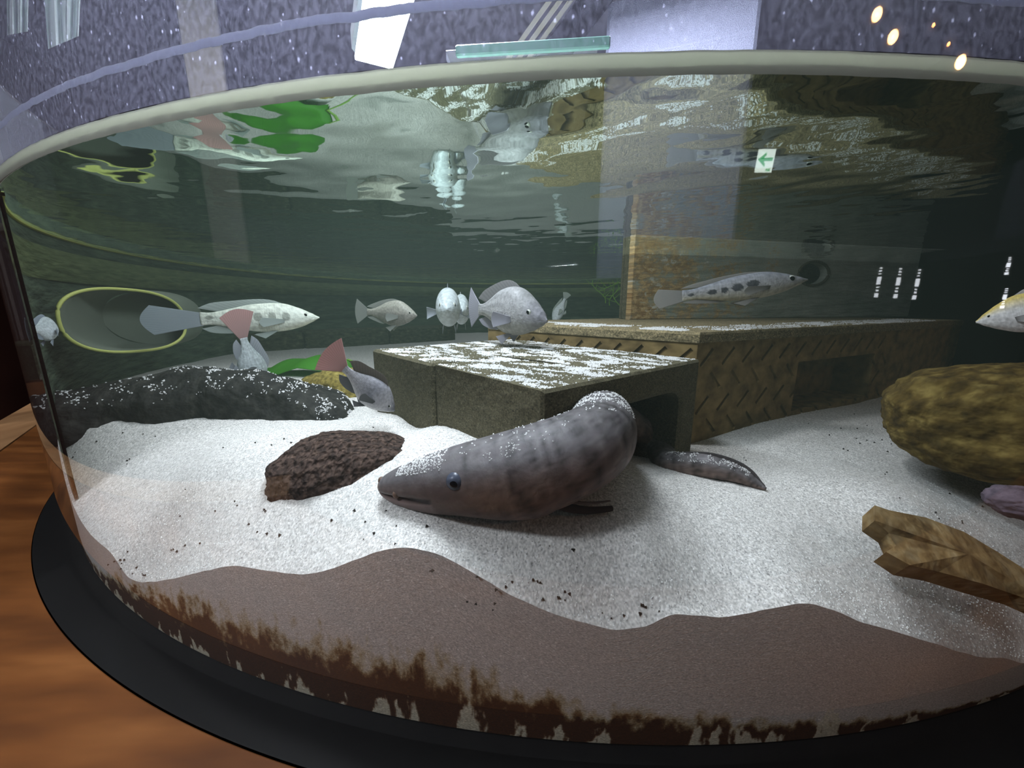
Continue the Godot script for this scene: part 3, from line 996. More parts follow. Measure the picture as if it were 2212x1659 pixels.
	var lid := thing("cover_pane", "green edged glass cover pane just above the water", "glass pane", (g0 + g1) / 2.0)
	var gd := (g1 - g0).normalized()
	put("pane", box(Vector3((g1 - g0).length(), 0.006, 0.16), 0.0005, Transform3D(Basis(gd, Vector3.UP, gd.cross(Vector3.UP)), Vector3(0, 0, -0.083))), M.acrylic, lid)
	put("edge", box(Vector3((g1 - g0).length(), 0.0064, 0.004), 0.0008, Transform3D(Basis(gd, Vector3.UP, gd.cross(Vector3.UP)), Vector3.ZERO)), M.lid_edge, lid)

func build_lights() -> void:
	# the long lamp over the tank
	var d := Vector3(-0.441, 0, -0.898)
	var mid := Vector3(-0.142, 0.34, -0.522) + d * -0.09
	var long := 0.44
	var lamp := thing("led_lamp", "long white strip lamp hanging over the water", "lamp", mid)
	var t := Transform3D(Basis(Vector3(-d.z, 0, d.x), Vector3.UP, d), Vector3.ZERO)
	put("housing", box(Vector3(0.058, 0.03, long + 0.01), 0.004, t.translated(Vector3(0, 0.022, 0))), M.aluminium, lamp)
	put("diffuser", box(Vector3(0.052, 0.006, long), 0.001, t), M.lamp_glow, lamp)
	for s in [-0.15, 0.15]:
		put("cable", tube([d * s + Vector3(0, 0.04, 0), d * s + Vector3(0, 1.45, 0)], 0.002, 6), M.black_steel, lamp)
	var l := AreaLight3D.new()
	l.name = "strip_light"
	l.area_size = Vector2(0.048, long)
	l.light_color = Color(0.90, 0.95, 1.0)
	l.light_energy = LAMP_ENERGY
	l.area_range = 12.0
	l.shadow_enabled = true
	l.transform = Transform3D(Basis(Vector3(-d.z, 0, d.x), d, Vector3.UP), Vector3.ZERO)
	l.position = mid + Vector3(0, -0.006, 0)
	add_child(l)
	var spot := Vector3(-0.38, 1.4, -0.72)  # lamp added out of view to light the left and back of the tank
	var aim := (Vector3(-0.10, -0.2, -0.64) - spot).normalized()
	var fx := aim.cross(Vector3.FORWARD).normalized()
	var flood := thing("added_fill_lamp", "square white fill lamp added out of view high above the strip lamp", "lamp", spot)
	flood.basis = Basis(fx, -aim.cross(fx), -aim)
	put("case", box(Vector3(0.34, 0.34, 0.08), 0.01, Transform3D(Basis(), Vector3(0, 0, 0.045))), M.housing, flood)
	put("lamp_face", box(Vector3(0.30, 0.30, 0.006), 0.002), M.lamp_glow, flood)
	put("stem", tube([Vector3(0, 0, 0.08), flood.basis.inverse() * Vector3(0, 0.4, 0)], 0.012, 8), M.black_steel, flood)
	var fl := SpotLight3D.new()
	fl.name = "fill_spot_light"
	fl.spot_angle = 34.0
	fl.spot_angle_attenuation = 1.0
	fl.spot_range = 12.0
	fl.light_size = 0.12
	fl.light_color = Color(0.95, 0.97, 1.0)
	fl.light_energy = FILL_FLOOD
	fl.shadow_enabled = true
	fl.transform = Transform3D(flood.basis, spot + aim * 0.012)
	add_child(fl)
	for q in [[Vector3(-1.8, 1.76, 0.6), "added white ceiling lamp, unseen behind the viewer", FILL_NEAR], [Vector3(0.35, 1.76, -1.95), "added white ceiling lamp, unseen above the far side of the tank", FILL_FAR]]:  # unseen lamps added to brighten the counter, the sand face and the room
		var hall := thing("added_ceiling_lamp", q[1], "lamp", q[0])
		put("lamp_case", box(Vector3(1.3, 0.05, 0.34), 0.004, Transform3D(Basis(), Vector3(0, 0.01, 0))), M.aluminium, hall)
		put("lamp_panel", box(Vector3(1.2, 0.01, 0.26), 0.001, Transform3D(Basis(), Vector3(0, -0.018, 0))), M.lamp_glow, hall)
		var hl := AreaLight3D.new()
		hl.name = "fill_hall_light"
		hl.area_size = Vector2(1.2, 0.26)
		hl.light_color = Color(0.93, 0.96, 1.0)
		hl.light_energy = q[2]
		hl.area_range = 12.0
		hl.shadow_enabled = true
		hl.transform = Transform3D(Basis(Vector3.RIGHT, -PI / 2.0), q[0] - Vector3(0, 0.04, 0))
		add_child(hl, true)
	# what the near glass mirrors from behind the viewer: an exit sign, warm spotlights, lit panels
	var sc := mirrored(1657, 328, 2.3)
	var right := (mirrored(1676, 328, 2.3) - mirrored(1638, 328, 2.3))
	var upv := (mirrored(1657, 303, 2.3) - mirrored(1657, 353, 2.3))
	var z := (on_glass(1657, 328, RADIUS) - sc).normalized()
	var x := right.normalized()
	x = (x - z * x.dot(z)).normalized()
	var y := z.cross(x)
	if y.y < 0: y = -y
	var sign := thing("exit_sign", "lit white exit sign with a green arrow, mirrored in the tank glass", "sign", sc)
	var sw := right.length()
	var shh := upv.length()
	sign.basis = Basis(x, y, z) if x.cross(y).dot(z) > 0 else Basis(-x, y, z)
	var flip := 1.0 if sign.basis.x.dot(x) > 0 else -1.0
	put("case", box(Vector3(sw * 1.02, shh * 1.02, 0.03), 0.002, Transform3D(Basis(), Vector3(0, 0, -0.018))), M.housing, sign)
	put("lit_face", box(Vector3(sw, shh, 0.004), 0.0), glow("sign_white", Color(0.93, 1.0, 0.96), SIGN), sign)
	var ar := Shape.new()
	var aw := sw * 0.44 * flip
	var ah := shh * 0.42
	# an arrow head and shaft, pointing as the mirror shows it
	for poly in [[[-1.0, 0.0], [0.05, 0.75], [0.05, 0.42], [-0.36, 0.0]], [[-1.0, 0.0], [-0.36, 0.0], [0.05, -0.42], [0.05, -0.75]], [[-0.62, 0.16], [0.95, 0.16], [0.95, -0.16], [-0.62, -0.16]]]:
		ar.face(poly.map(func(p): return Vector3(p[0] * aw, p[1] * ah + shh * 0.06, 0.003)))
	for k in 3: ar.face([[0.3 + k * 0.2, -0.78], [0.42 + k * 0.2, -0.78], [0.42 + k * 0.2, -1.05], [0.3 + k * 0.2, -1.05]].map(func(p): return Vector3(p[0] * aw, p[1] * ah, 0.003)))
	var arm := glow("sign_green", Color(0.10, 0.62, 0.34), SIGN)
	put("arrow", ar.done(false), arm, sign)
	var n := 0
	for q in [[1905, 2], [2028, 27], [1939, 53], [2060, 70], [2085, 111]]:
		var p := mirrored(q[0], q[1], 1.9)
		var g := (on_glass(q[0], q[1], RADIUS) - p).normalized()
		var o := thing("warm_spotlight", "small warm spotlight mirrored in the tank glass", "spotlight", p, "warm spotlights behind the viewer")
		var cone := CylinderMesh.new()
		cone.top_radius = 0.03
		cone.bottom_radius = 0.022
		cone.height = 0.08
		var up2 := g
		var sx := up2.cross(Vector3.RIGHT).normalized()
		var can := put("can", cone, M.housing, o)
		can.transform = Transform3D(Basis(sx, up2, sx.cross(up2)), -g * 0.06)
		var ball := SphereMesh.new()
		ball.radius = 0.006
		ball.height = 0.012
		ball.radial_segments = 16
		ball.rings = 8
		put("bulb", ball, glow("warm_glow", Color(1.0, 0.62, 0.33), 60.0), o)
		if n % 2 == 0:
			var w := OmniLight3D.new()
			w.name = "warm_light"
			w.light_color = Color(1.0, 0.72, 0.45)
			w.light_energy = WARM
			w.light_size = 0.02
			w.omni_range = 12.0
			w.shadow_enabled = true
			w.position = p + g * 0.03
			add_child(w, true)
		n += 1
	for q in [[1900, 600, 46], [1942, 602, 46], [1983, 605, 46], [2181, 565, 26], [2172, 636, 30]]:
		var p := mirrored(q[0], q[1], 1.8)
		var wd := (mirrored(q[0] + 5, q[1], 1.8) - mirrored(q[0] - 5, q[1], 1.8)).length()
		var hh: float = (mirrored(q[0], q[1] - q[2] * 0.75, 1.8) - mirrored(q[0], q[1] + q[2] * 0.75, 1.8)).length()
		var g := (on_glass(q[0], q[1], RADIUS) - p).normalized()
		var sx := Vector3.UP.cross(g).normalized()
		var o := thing("display_panel", "narrow lit display strip mirrored in the tank glass beside the pipe hole" if q[0] < 2100 else "short lit display strip mirrored in the dark part of the tank glass", "display", p, "mirrored display strips")
		o.basis = Basis(sx, g.cross(sx), g)
		put("board", box(Vector3(wd * 1.6, hh * 1.05, 0.02), 0.001, Transform3D(Basis(), Vector3(0, 0, -0.013))), M.housing, o)
		var yy := -0.45
		for e in [0.16, 0.07, 0.05, 0.3, 0.04, 0.06, 0.05]:
			put("lit_segment", box(Vector3(wd * (0.9 if e > 0.1 else 0.6), hh * e * 0.8, 0.004), 0.0, Transform3D(Basis(), Vector3(0, hh * (yy + e / 2.0), 0))), M.display_glow, o)
			yy += e + 0.035

# ---------------------------------------------------------------- stones
func pebble(called: String, label: String, c: Vector3, axes: Array, seed_: int, amp: float, m: Material, freq := 60.0, flat := 2.3, turn := 0.0) -> Shape:
	var n := FastNoiseLite.new()
	n.seed = seed_
	n.frequency = 0.1
	var rows := 44
	var cols := 64
	var s := Shape.new()
	var o := thing(called, label, "rock", c - Vector3(0, axes[1], 0))
	for i in rows + 1:
		var th := PI * i / rows
		for k in cols:
			var a := TAU * k / cols
			var d := Vector3(sin(th) * cos(a), cos(th), sin(th) * sin(a))
			var e := 2.0 / flat
			var q := Vector3(signf(d.x) * pow(absf(d.x), e) * axes[0], signf(d.y) * pow(absf(d.y), e) * axes[1], signf(d.z) * pow(absf(d.z), e) * axes[2])
			q *= 1.0 + amp * n.get_noise_3dv(d * freq * 0.4) + amp * 0.35 * n.get_noise_3dv(d * freq * 1.6) + amp * 0.18 * n.get_noise_3dv(d * freq * 5.0)
			s.vert(q.rotated(Vector3.UP, turn) + Vector3(0, axes[1], 0))
	s.grid(0, rows + 1, cols, true)
	put("stone", s.done(), m, o)
	return s

func build_rocks() -> void:
	var rng := RandomNumberGenerator.new()
	rng.seed = 17
	# long dark rock: its ridge follows the outline in the photograph
	var ridge := [[78, 862, 0.82], [110, 852, 0.815], [200, 836, 0.80], [300, 815, 0.77], [400, 800, 0.75], [460, 796, 0.73], [530, 800, 0.71], [600, 812, 0.69], [660, 826, 0.67], [710, 845, 0.655], [742, 862, 0.645], [757, 885, 0.64]]
	var secs := []
	for i in ridge.size() * 4 - 3:
		var u := i / float(ridge.size() * 4 - 4) * (ridge.size() - 1)
		var k := mini(int(u), ridge.size() - 2)
		var f := u - k
		var x := lerpf(ridge[k][0], ridge[k + 1][0], f)
		var y := lerpf(ridge[k][1], ridge[k + 1][1], f)
		var far := lerpf(ridge[k][2], ridge[k + 1][2], f)
		var top := at(x, y, far)
		var g := -0.175
		var side := Vector3(top.x, 0, top.z).normalized()
		secs.append([Vector3(top.x, g, top.z), side, Vector3.UP, 0.02 + 0.05 * minf(1.0, minf(u * 0.9 + 0.2, (ridge.size() - 1 - u) * 0.6 + 0.1)), top.y - g, 0.02, 2.5])
	var sh := loft(secs, 48, func(_a, _b, _c, _d): return Color.WHITE)
	for k in sh.v.size():
		var p := sh.v[k]
		sh.v[k] = p + Vector3(noise.get_noise_3dv(p * 160.0), noise.get_noise_3dv(p * 160.0 + Vector3(50, 0, 0)) * 0.8, noise.get_noise_3dv(p * 160.0 + Vector3(0, 0, 90))) * 0.012
	var o := thing("dark_rock", "long low dark grey rock flecked with white sand against the tank wall", "rock", Vector3(-0.4, -0.17, -0.5))
	for k in sh.v.size(): sh.v[k] -= o.position
	var mesh := sh.done()
	put("stone", mesh, M.dark_rock, o)
	var spots := []
	var nn: PackedVector3Array = mesh.surface_get_arrays(0)[Mesh.ARRAY_NORMAL]
	for k in 16000:
		var t := rng.randi_range(0, sh.idx.size() / 3 - 1) * 3
		var f := rng.randf()
		var g := rng.randf() * (1.0 - f)
		var p: Vector3 = sh.v[sh.idx[t]] * f + sh.v[sh.idx[t + 1]] * g + sh.v[sh.idx[t + 2]] * (1.0 - f - g) + o.position
		var q: Vector3 = nn[sh.idx[t]]
		var mask := noise.get_noise_3dv(p * 330.0) + 0.4 * fine.get_noise_3dv(p * 1200.0)
		if q.y > 0.45 and mask + q.y * 0.35 > 0.42: spots.append([p, q])
	grains("sand_dusting", "white sand flecks caught on the long dark rock", spots, 0.0016, M.grain)
	pebble("brown_rock", "rounded porous brown stone beside the head of the lungfish", at(752, 1030, 0.375), [0.068, 0.042, 0.05], 5, 0.10, M.brown_rock, 40.0, 2.3, 0.15)
	pebble("yellow_rock", "yellowish speckled rock behind the tip of the dark rock", at(748, 850, 0.77), [0.085, 0.05, 0.06], 9, 0.14, M.yellow_rock, 40.0, 2.0, 0.2)
	pebble("moss_rock", "big brown mossy boulder on the sand below the dark wall", at(2262, 922, 0.62), [0.115, 0.056, 0.085], 12, 0.08, M.moss_rock, 40.0, 2.6, -0.75)
	pebble("purple_pebble", "small purplish pebble lying on open sand beyond the slate shard", at(2212, 1088, 0.46), [0.02, 0.0115, 0.016], 14, 0.12, M.purple_rock, 40.0, 2.2, -0.6)
	# slate shard: an irregular flat slab leaning on the sand
	var outline := [[1888, 1092], [1925, 1100], [2000, 1118], [2080, 1150], [2160, 1190], [2225, 1235], [2330, 1290], [2340, 1345], [2212, 1288], [2120, 1262], [2030, 1235], [1960, 1222], [1915, 1192], [1938, 1178], [1925, 1150], [1888, 1125]]
	var c := at(2080, 1200, 0.385)
	var s := Shape.new()
	var nrm := Vector3(0.05, 0.62, 0.55).normalized()
	var lie := thing("slate_shard", "thin brown slate shard half sunk in the sand", "rock", c - Vector3(0, 0.015, 0))
	var topv := []
	var lowv := []
	for q in outline:
		var r := ray(q[0], q[1])
		var p := r * (c.dot(nrm) / r.dot(nrm))
		topv.append(p + nrm * 0.002 * sin(q[0] * 0.11) - lie.position)
		lowv.append(p - Vector3(0, 0.011, 0.0) - nrm * 0.004 - lie.position + Vector3(0.002, 0, -0.006))
	var mid_t := c - lie.position + nrm * 0.004
	var mid_l := c - lie.position - nrm * 0.012
	var cnt := outline.size()
	for k in cnt:
		var k2 := (k + 1) % cnt
		s.face([mid_t, topv[k], topv[k2]])
		s.face([mid_l, lowv[k2], lowv[k]])
		s.face([topv[k], lowv[k], lowv[k2], topv[k2]])
	put("stone", s.done(), M.slate, lie)

func build_plants() -> void:
	# green leaf on the sand behind the dark rock
	var c := at(655, 800, 0.95)
	var s := Shape.new()
	for i in 15:
		for k in 11:
			var u := i / 14.0
			var v := k / 10.0 * 2.0 - 1.0
			var w := 0.085 * sin(PI * clampf(u * 0.94 + 0.06, 0, 1)) + 0.004
			s.vert(Vector3((u - 0.5) * 0.22, 0.036 * sin(u * 2.4) + 0.014 * cos(v * 1.6) + 0.004 * sin(u * 22.0), v * w))
	s.grid(0, 15, 11)
	var low := Shape.new()
	for p in s.v: low.vert(p - Vector3(0, 0.0012, 0))
	low.grid(0, 15, 11)
	var f := s.v.size()
	for p in low.v: s.vert(p)
	for k in range(0, low.idx.size(), 3): s.tri(low.idx[k] + f, low.idx[k + 2] + f, low.idx[k + 1] + f)
	for k in 11 - 1:
		for e in [0, 14]: s.quad(e * 11 + k, e * 11 + k + 1, f + e * 11 + k + 1, f + e * 11 + k)
	for k in 15 - 1:
		for e in [0, 10]: s.quad(k * 11 + e, (k + 1) * 11 + e, f + (k + 1) * 11 + e, f + k * 11 + e)
	var leaf := thing("green_leaf", "broad bright green leaf lying on the sand behind the dark rock", "leaf", Vector3(c.x, -0.165, c.z))
	put("blade", s.done(), M.leaf, leaf)
	var stalk := []
	for k in 8: stalk.append(Vector3(0.10 + k * 0.012, 0.045 - k * 0.004, 0.004 * k))
	put("stalk", tube(stalk, 0.002, 6), M.stem, leaf)
	# thin water weed in front of the far wall
	var rng := RandomNumberGenerator.new()
	rng.seed = 6
	var i := 0
	for q in [[1280, 605, 1308, 655], [1300, 632, 1332, 610], [1318, 606, 1340, 668], [1345, 603, 1316, 660]]:
		var a := at(q[0], q[1], 1.25)
		var b := at(q[2], q[3], 1.25)
		var weed := thing("water_weed", ["thin yellow-green weed stem slanting down beside the concrete box", "short weed sprig tilted up across the other stems", "long weed stem reaching down towards the ridged block", "weed stem bent towards the far wall"][i], "water plant", b, "weed stems by the concrete box")
		var pts := []
		for k in 9: pts.append((a - b) * (k / 8.0) + Vector3(0.008 * sin(k * 0.8 + i), 0, 0))
		put("stem", tube(pts, 0.0016, 5, 0.6), M.stem, weed)
		for k in 5:
			var o: Vector3 = pts[k + 2]
			var d := Vector3(rng.randf_range(-1, 1), rng.randf_range(-0.2, 0.9), rng.randf_range(-0.3, 0.3)).normalized()
			put("leaflet", tube([o, o + d * 0.012, o + d * 0.03 + Vector3(0, 0.004, 0)], 0.0012, 4, 0.3), M.stem, weed)
		i += 1

# ---------------------------------------------------------------- fish
func fin(base: Array, tip: Array, col_a: Color, col_b: Color, th := 0.0007, rows := 7) -> ArrayMesh:
	# a thin web of rays between a base line and a tip line
	var s := Shape.new()
	var n := 33
	var pick := func(arr: Array, u: float) -> Vector3:
		var x := u * (arr.size() - 1)
		var k := mini(int(x), arr.size() - 2)
		return arr[k].cubic_interpolate(arr[k + 1], arr[maxi(k - 1, 0)], arr[mini(k + 2, arr.size() - 1)], x - k)
	var nrm: Vector3 = (base[-1] - base[0]).cross(tip[tip.size() / 2] - base[base.size() / 2]).normalized()
	for side in [1.0, -1.0]:
		for i in rows:
			for k in n:
				var u := k / float(n - 1)
				var v := i / float(rows - 1)
				var p: Vector3 = pick.call(base, u).lerp(pick.call(tip, u), v)
				var ridge := 1.0 if k % 2 == 0 else 0.35
				var col := col_a.lerp(col_b, v) * (1.0 if k % 2 == 0 else 0.82)
				s.vert(p + nrm * side * th * ridge * (1.0 - 0.7 * v), col)
	var f := rows * n
	for i in rows - 1:
		for k in n - 1:
			s.quad(i * n + k, i * n + k + 1, (i + 1) * n + k + 1, (i + 1) * n + k)
			s.quad(f + i * n + k, f + (i + 1) * n + k, f + (i + 1) * n + k + 1, f + i * n + k + 1)
	for k in n - 1:
		s.quad(k, f + k, f + k + 1, k + 1)
		var t := (rows - 1) * n
		s.quad(t + k, t + k + 1, f + t + k + 1, f + t + k)
	for i in rows - 1:
		for e in [0, n - 1]:
			var q := [i * n + e, (i + 1) * n + e, f + (i + 1) * n + e, f + i * n + e]
			if e == 0: s.quad(q[0], q[1], q[2], q[3])
			else: s.quad(q[3], q[2], q[1], q[0])
	return s.done()

func tone(kind: String, u: float, sn: float, p: Vector3, l: float) -> Color:
	# colours of the skin: u runs from nose to tail, sn from belly to back
	var q := p / l
	var speck := noise.get_noise_3d(q.x * 300.0, q.y * 300.0, q.z * 300.0)
	var col: Color
	match kind:
		"pale":
			col = Color(0.74, 0.78, 0.68).lerp(Color(0.54, 0.58, 0.48), clampf(sn, 0, 1) * 0.7)
			col = col.lerp(Color(0.85, 0.87, 0.78), clampf(-sn, 0, 1) * 0.7)
			for d in [[0.30, 0.12], [0.42, 0.12], [0.54, 0.1], [0.70, 0.1], [0.93, 0.25]]:
				if Vector2((u - d[0]) / 0.035, (sn - d[1]) / 0.3).length() < 1.0: col = col.lerp(Color(0.17, 0.18, 0.15), 0.65)
		"spotted":
			col = Color(0.32, 0.31, 0.30).lerp(Color(0.22, 0.23, 0.26), clampf(sn, 0, 1))
			col = col.lerp(Color(0.42, 0.39, 0.31), clampf(-sn * 1.4, 0, 1))
			for d in [[0.44, 0.2, 0.05], [0.56, 0.1, 0.045], [0.66, 0.05, 0.03], [0.76, 0.0, 0.04], [0.93, 0.0, 0.025]]:
				if Vector2((u - d[0]) / d[2], (sn - d[1]) / 0.28).length() < 1.0: col = Color(0.06, 0.06, 0.065)
		"tilapia":
			col = Color(0.36, 0.35, 0.35).lerp(Color(0.26, 0.26, 0.26), clampf(sn, 0, 1))
			col = col.lerp(Color(0.50, 0.49, 0.48), clampf(-sn * 1.2, 0, 1))
			col = col.lerp(Color(0.24, 0.23, 0.27), clampf((0.22 - u) * 6.0, 0, 1) * 0.7)
			col *= 1.0 + 0.18 * sin(sn * 16.0) * clampf((u - 0.25) * 4.0, 0, 1)
		"dusky":
			col = Color(0.27, 0.25, 0.22).lerp(Color(0.40, 0.39, 0.33), clampf(sn * 1.4, 0, 1))
			if u > 0.2 and u < 0.75 and sn < 0.1: col *= 0.72
		"pink_tailed":
			col = Color(0.33, 0.32, 0.34).lerp(Color(0.17, 0.17, 0.20), clampf((0.7 - absf(u - 0.45) * 2.4), 0, 1))
			col = col.lerp(Color(0.12, 0.12, 0.14), clampf((0.16 - u) * 8.0, 0, 1))
			col = col.lerp(Color(0.48, 0.47, 0.47), clampf(-sn * 1.5 - 0.3, 0, 1) * 0.8)
		"silver":
			col = Color(0.60, 0.65, 0.66).lerp(Color(0.42, 0.47, 0.47), clampf(sn, 0, 1))
			col *= 1.0 + 0.10 * sin(sn * 22.0)
		"golden":
			col = Color(0.62, 0.60, 0.58).lerp(Color(0.55, 0.42, 0.12), clampf(sn * 1.8 - 0.5, 0, 1))
	col *= 1.0 + 0.45 * speck + 0.16 * sin((q.x + q.y * 0.6) * 210.0) * sin((q.x - q.y * 0.6) * 210.0) * clampf((u - 0.2) * 5.0, 0.0, 1.0)
	col.a = 1.0
	return col

func fish(called: String, label: String, kind: String, nose: Vector3, tail: Vector3, up: Vector3, deep: float, thick: float, opts := {}) -> Node3D:
	var fwd := (nose - tail)
	var l := fwd.length()
	fwd /= l
	var upn := (up - fwd * up.dot(fwd)).normalized()
	var side := fwd.cross(upn).normalized()
	var o := thing(called, label, "fish", (nose + tail) * 0.5, opts.get("group", ""))
	o.basis = Basis(fwd, upn, side)
	var body_l: float = l * opts.get("body", 0.80)
	var slim: bool = opts.get("slim", false)
	var top := [[0.0, 0.06], [0.06, 0.30], [0.16, 0.62], [0.30, 0.95], [0.42, 1.0], [0.6, 0.82], [0.78, 0.45], [0.92, 0.26], [1.0, 0.27]]
	var bot := [[0.0, 0.06], [0.06, 0.28], [0.16, 0.58], [0.30, 0.88], [0.45, 1.0], [0.6, 0.85], [0.78, 0.45], [0.92, 0.27], [1.0, 0.28]]
	if slim:
		top = [[0.0, 0.05], [0.06, 0.28], [0.16, 0.62], [0.30, 0.95], [0.42, 1.0], [0.6, 0.9], [0.78, 0.62], [0.92, 0.42], [1.0, 0.45]]
		bot = [[0.0, 0.05], [0.06, 0.30], [0.16, 0.65], [0.30, 0.92], [0.45, 1.0], [0.6, 0.9], [0.78, 0.6], [0.92, 0.40], [1.0, 0.42]]
	var wid := [[0.0, 0.05], [0.06, 0.45], [0.16, 0.8], [0.30, 1.0], [0.5, 0.9], [0.75, 0.5], [0.92, 0.22], [1.0, 0.10]]
	var bow: float = opts.get("bow", 0.0)
	var place := func(u: float, y: float, z: float) -> Vector3:
		return Vector3(l * 0.5 - u * body_l, y + opts.get("arch", 0.0) * l * sin(PI * u), z + bow * l * (u - 0.35) * (u - 0.35))
	var secs := []
	var n := 110
	for i in n:
		var u := i / float(n - 1)
		var uu := u * u * (1.0 - u) + u * u        # closer sections at the nose
		uu = lerpf(u, u * u, 0.45)
		secs.append([place.call(uu, 0.0, 0.0), Vector3.BACK, Vector3.UP, maxf(0.0006, smp(wid, uu) * thick * l), maxf(0.0006, smp(top, uu) * deep * l), maxf(0.0006, smp(bot, uu) * deep * l * opts.get("belly", 0.9)), 2.1])
	var paint := func(u: float, sn: float, _cs: float, p: Vector3) -> Color: return tone(kind, lerpf(u, u * u, 0.45), sn, p, l)
	var mouth := func(u: float, sn: float, cs: float) -> float:
		return 1.0 - 0.14 * exp(-pow((sn + 0.12) / 0.1, 2)) * clampf(1.0 - u * 7.0, 0, 1)
	put("body", loft(secs, 56, paint, mouth).done(), M.skin, o)
	var fc: Color = opts.get("fin", Color(0.42, 0.43, 0.44))
	var tc: Color = opts.get("tail", fc)
	var td := smp(top, 1.0) * deep * l
	var tl: float = l - body_l
	var spread: float = opts.get("spread", 0.62) * deep * l
	var tb := []
	var tt := []
	for k in 9:
		var v := k / 8.0 * 2.0 - 1.0
		var ang := v * 0.9
		tb.append(place.call(0.985, v * td * 0.9, 0.0))
		tt.append(place.call(1.0, v * spread * 1.25, 0.0) + Vector3(-tl * (0.80 + 0.2 * cos(v * 1.5) + opts.get("fork", 0.0) * absf(v)), 0, bow * l * 0.5))
	put("tail_fin", fin(tb, tt, tc.lerp(Color(0.3, 0.3, 0.3), 0.25), tc), M.fin, o)
	var db := []
	var dt := []
	var rise: float = opts.get("dorsal", 0.32) * deep * l
	for k in 9:
		var u2 := lerpf(0.26, 0.86, k / 8.0)
		var y := smp(top, u2) * deep * l
		db.append(place.call(u2, y * 0.93, 0))
		dt.append(place.call(u2 + 0.05 + 0.10 * k / 8.0, y + rise * smp([[0, 0.15], [0.2, 0.8], [0.6, 0.9], [0.85, 1.25], [1, 0.7]], k / 8.0), 0))
	put("dorsal_fin", fin(db, dt, opts.get("dorsal_colour", fc) * 0.8, opts.get("dorsal_colour", fc)), M.fin, o)
	var ab := []
	var at2 := []
	for k in 7:
		var u3 := lerpf(0.60, 0.86, k / 6.0)
		var y: float = -smp(bot, u3) * deep * l * opts.get("belly", 0.9)
		ab.append(place.call(u3, y * 0.92, 0))
		at2.append(place.call(u3 + 0.08 + 0.06 * k / 6.0, y - rise * 1.0 * smp([[0, 0.2], [0.4, 0.9], [0.8, 1.1], [1, 0.5]], k / 6.0), 0))
	put("anal_fin", fin(ab, at2, fc * 0.85, fc), M.fin, o)
	for sgn in [-1.0, 1.0]:
		var w := smp(wid, 0.33) * thick * l * 0.97
		var pb := []
		var pt := []
		for k in 5:
			var v := k / 4.0
			pb.append(place.call(0.31 + 0.01 * v, (-0.05 - 0.22 * v) * deep * l, sgn * w))
			pt.append(place.call(0.50 + 0.03 * sin(v * PI), (0.08 - 0.62 * v) * deep * l, sgn * (w + opts.get("flare", 0.05) * l)))
		put("pectoral_fin", fin(pb, pt, fc, fc * 0.95, 0.0005, 5), M.fin, o)
		var vb := []
		var vt := []
		for k in 5:
			var v := k / 4.0
			var y: float = -smp(bot, 0.4) * deep * l * opts.get("belly", 0.9)
			vb.append(place.call(0.38 + 0.05 * v, y * 0.9, sgn * w * 0.45))
			vt.append(place.call(0.50 + 0.09 * v, y - (0.4 - 0.28 * v) * deep * l, sgn * (w * 0.6)))
		put("pelvic_fin", fin(vb, vt, fc * 0.9, fc, 0.0005, 5), M.fin, o)
		var r: float = opts.get("eye", 0.020) * l
		var ue: float = opts.get("eye_at", 0.115)
		var ye: float = smp(top, ue) * deep * l * 0.38
		var ze: float = smp(wid, ue) * thick * l * 0.86
		var ball := SphereMesh.new()
		ball.radius = r
		ball.height = r * 2
		ball.radial_segments = 20
		ball.rings = 10
		var eye := put("eye", ball, M.eye_white, o)
		eye.position = place.call(ue, ye, sgn * (ze - r * 0.35))
		eye.scale = Vector3(1, 1, 0.7)
		var pupil := SphereMesh.new()
		pupil.radius = r * 0.80
		pupil.height = r * 1.60
		pupil.radial_segments = 16
		pupil.rings = 8
		var pu := put("pupil", pupil, M.eye_black, eye)
		pu.position = Vector3(0, 0, sgn * r * 0.34)
	return o

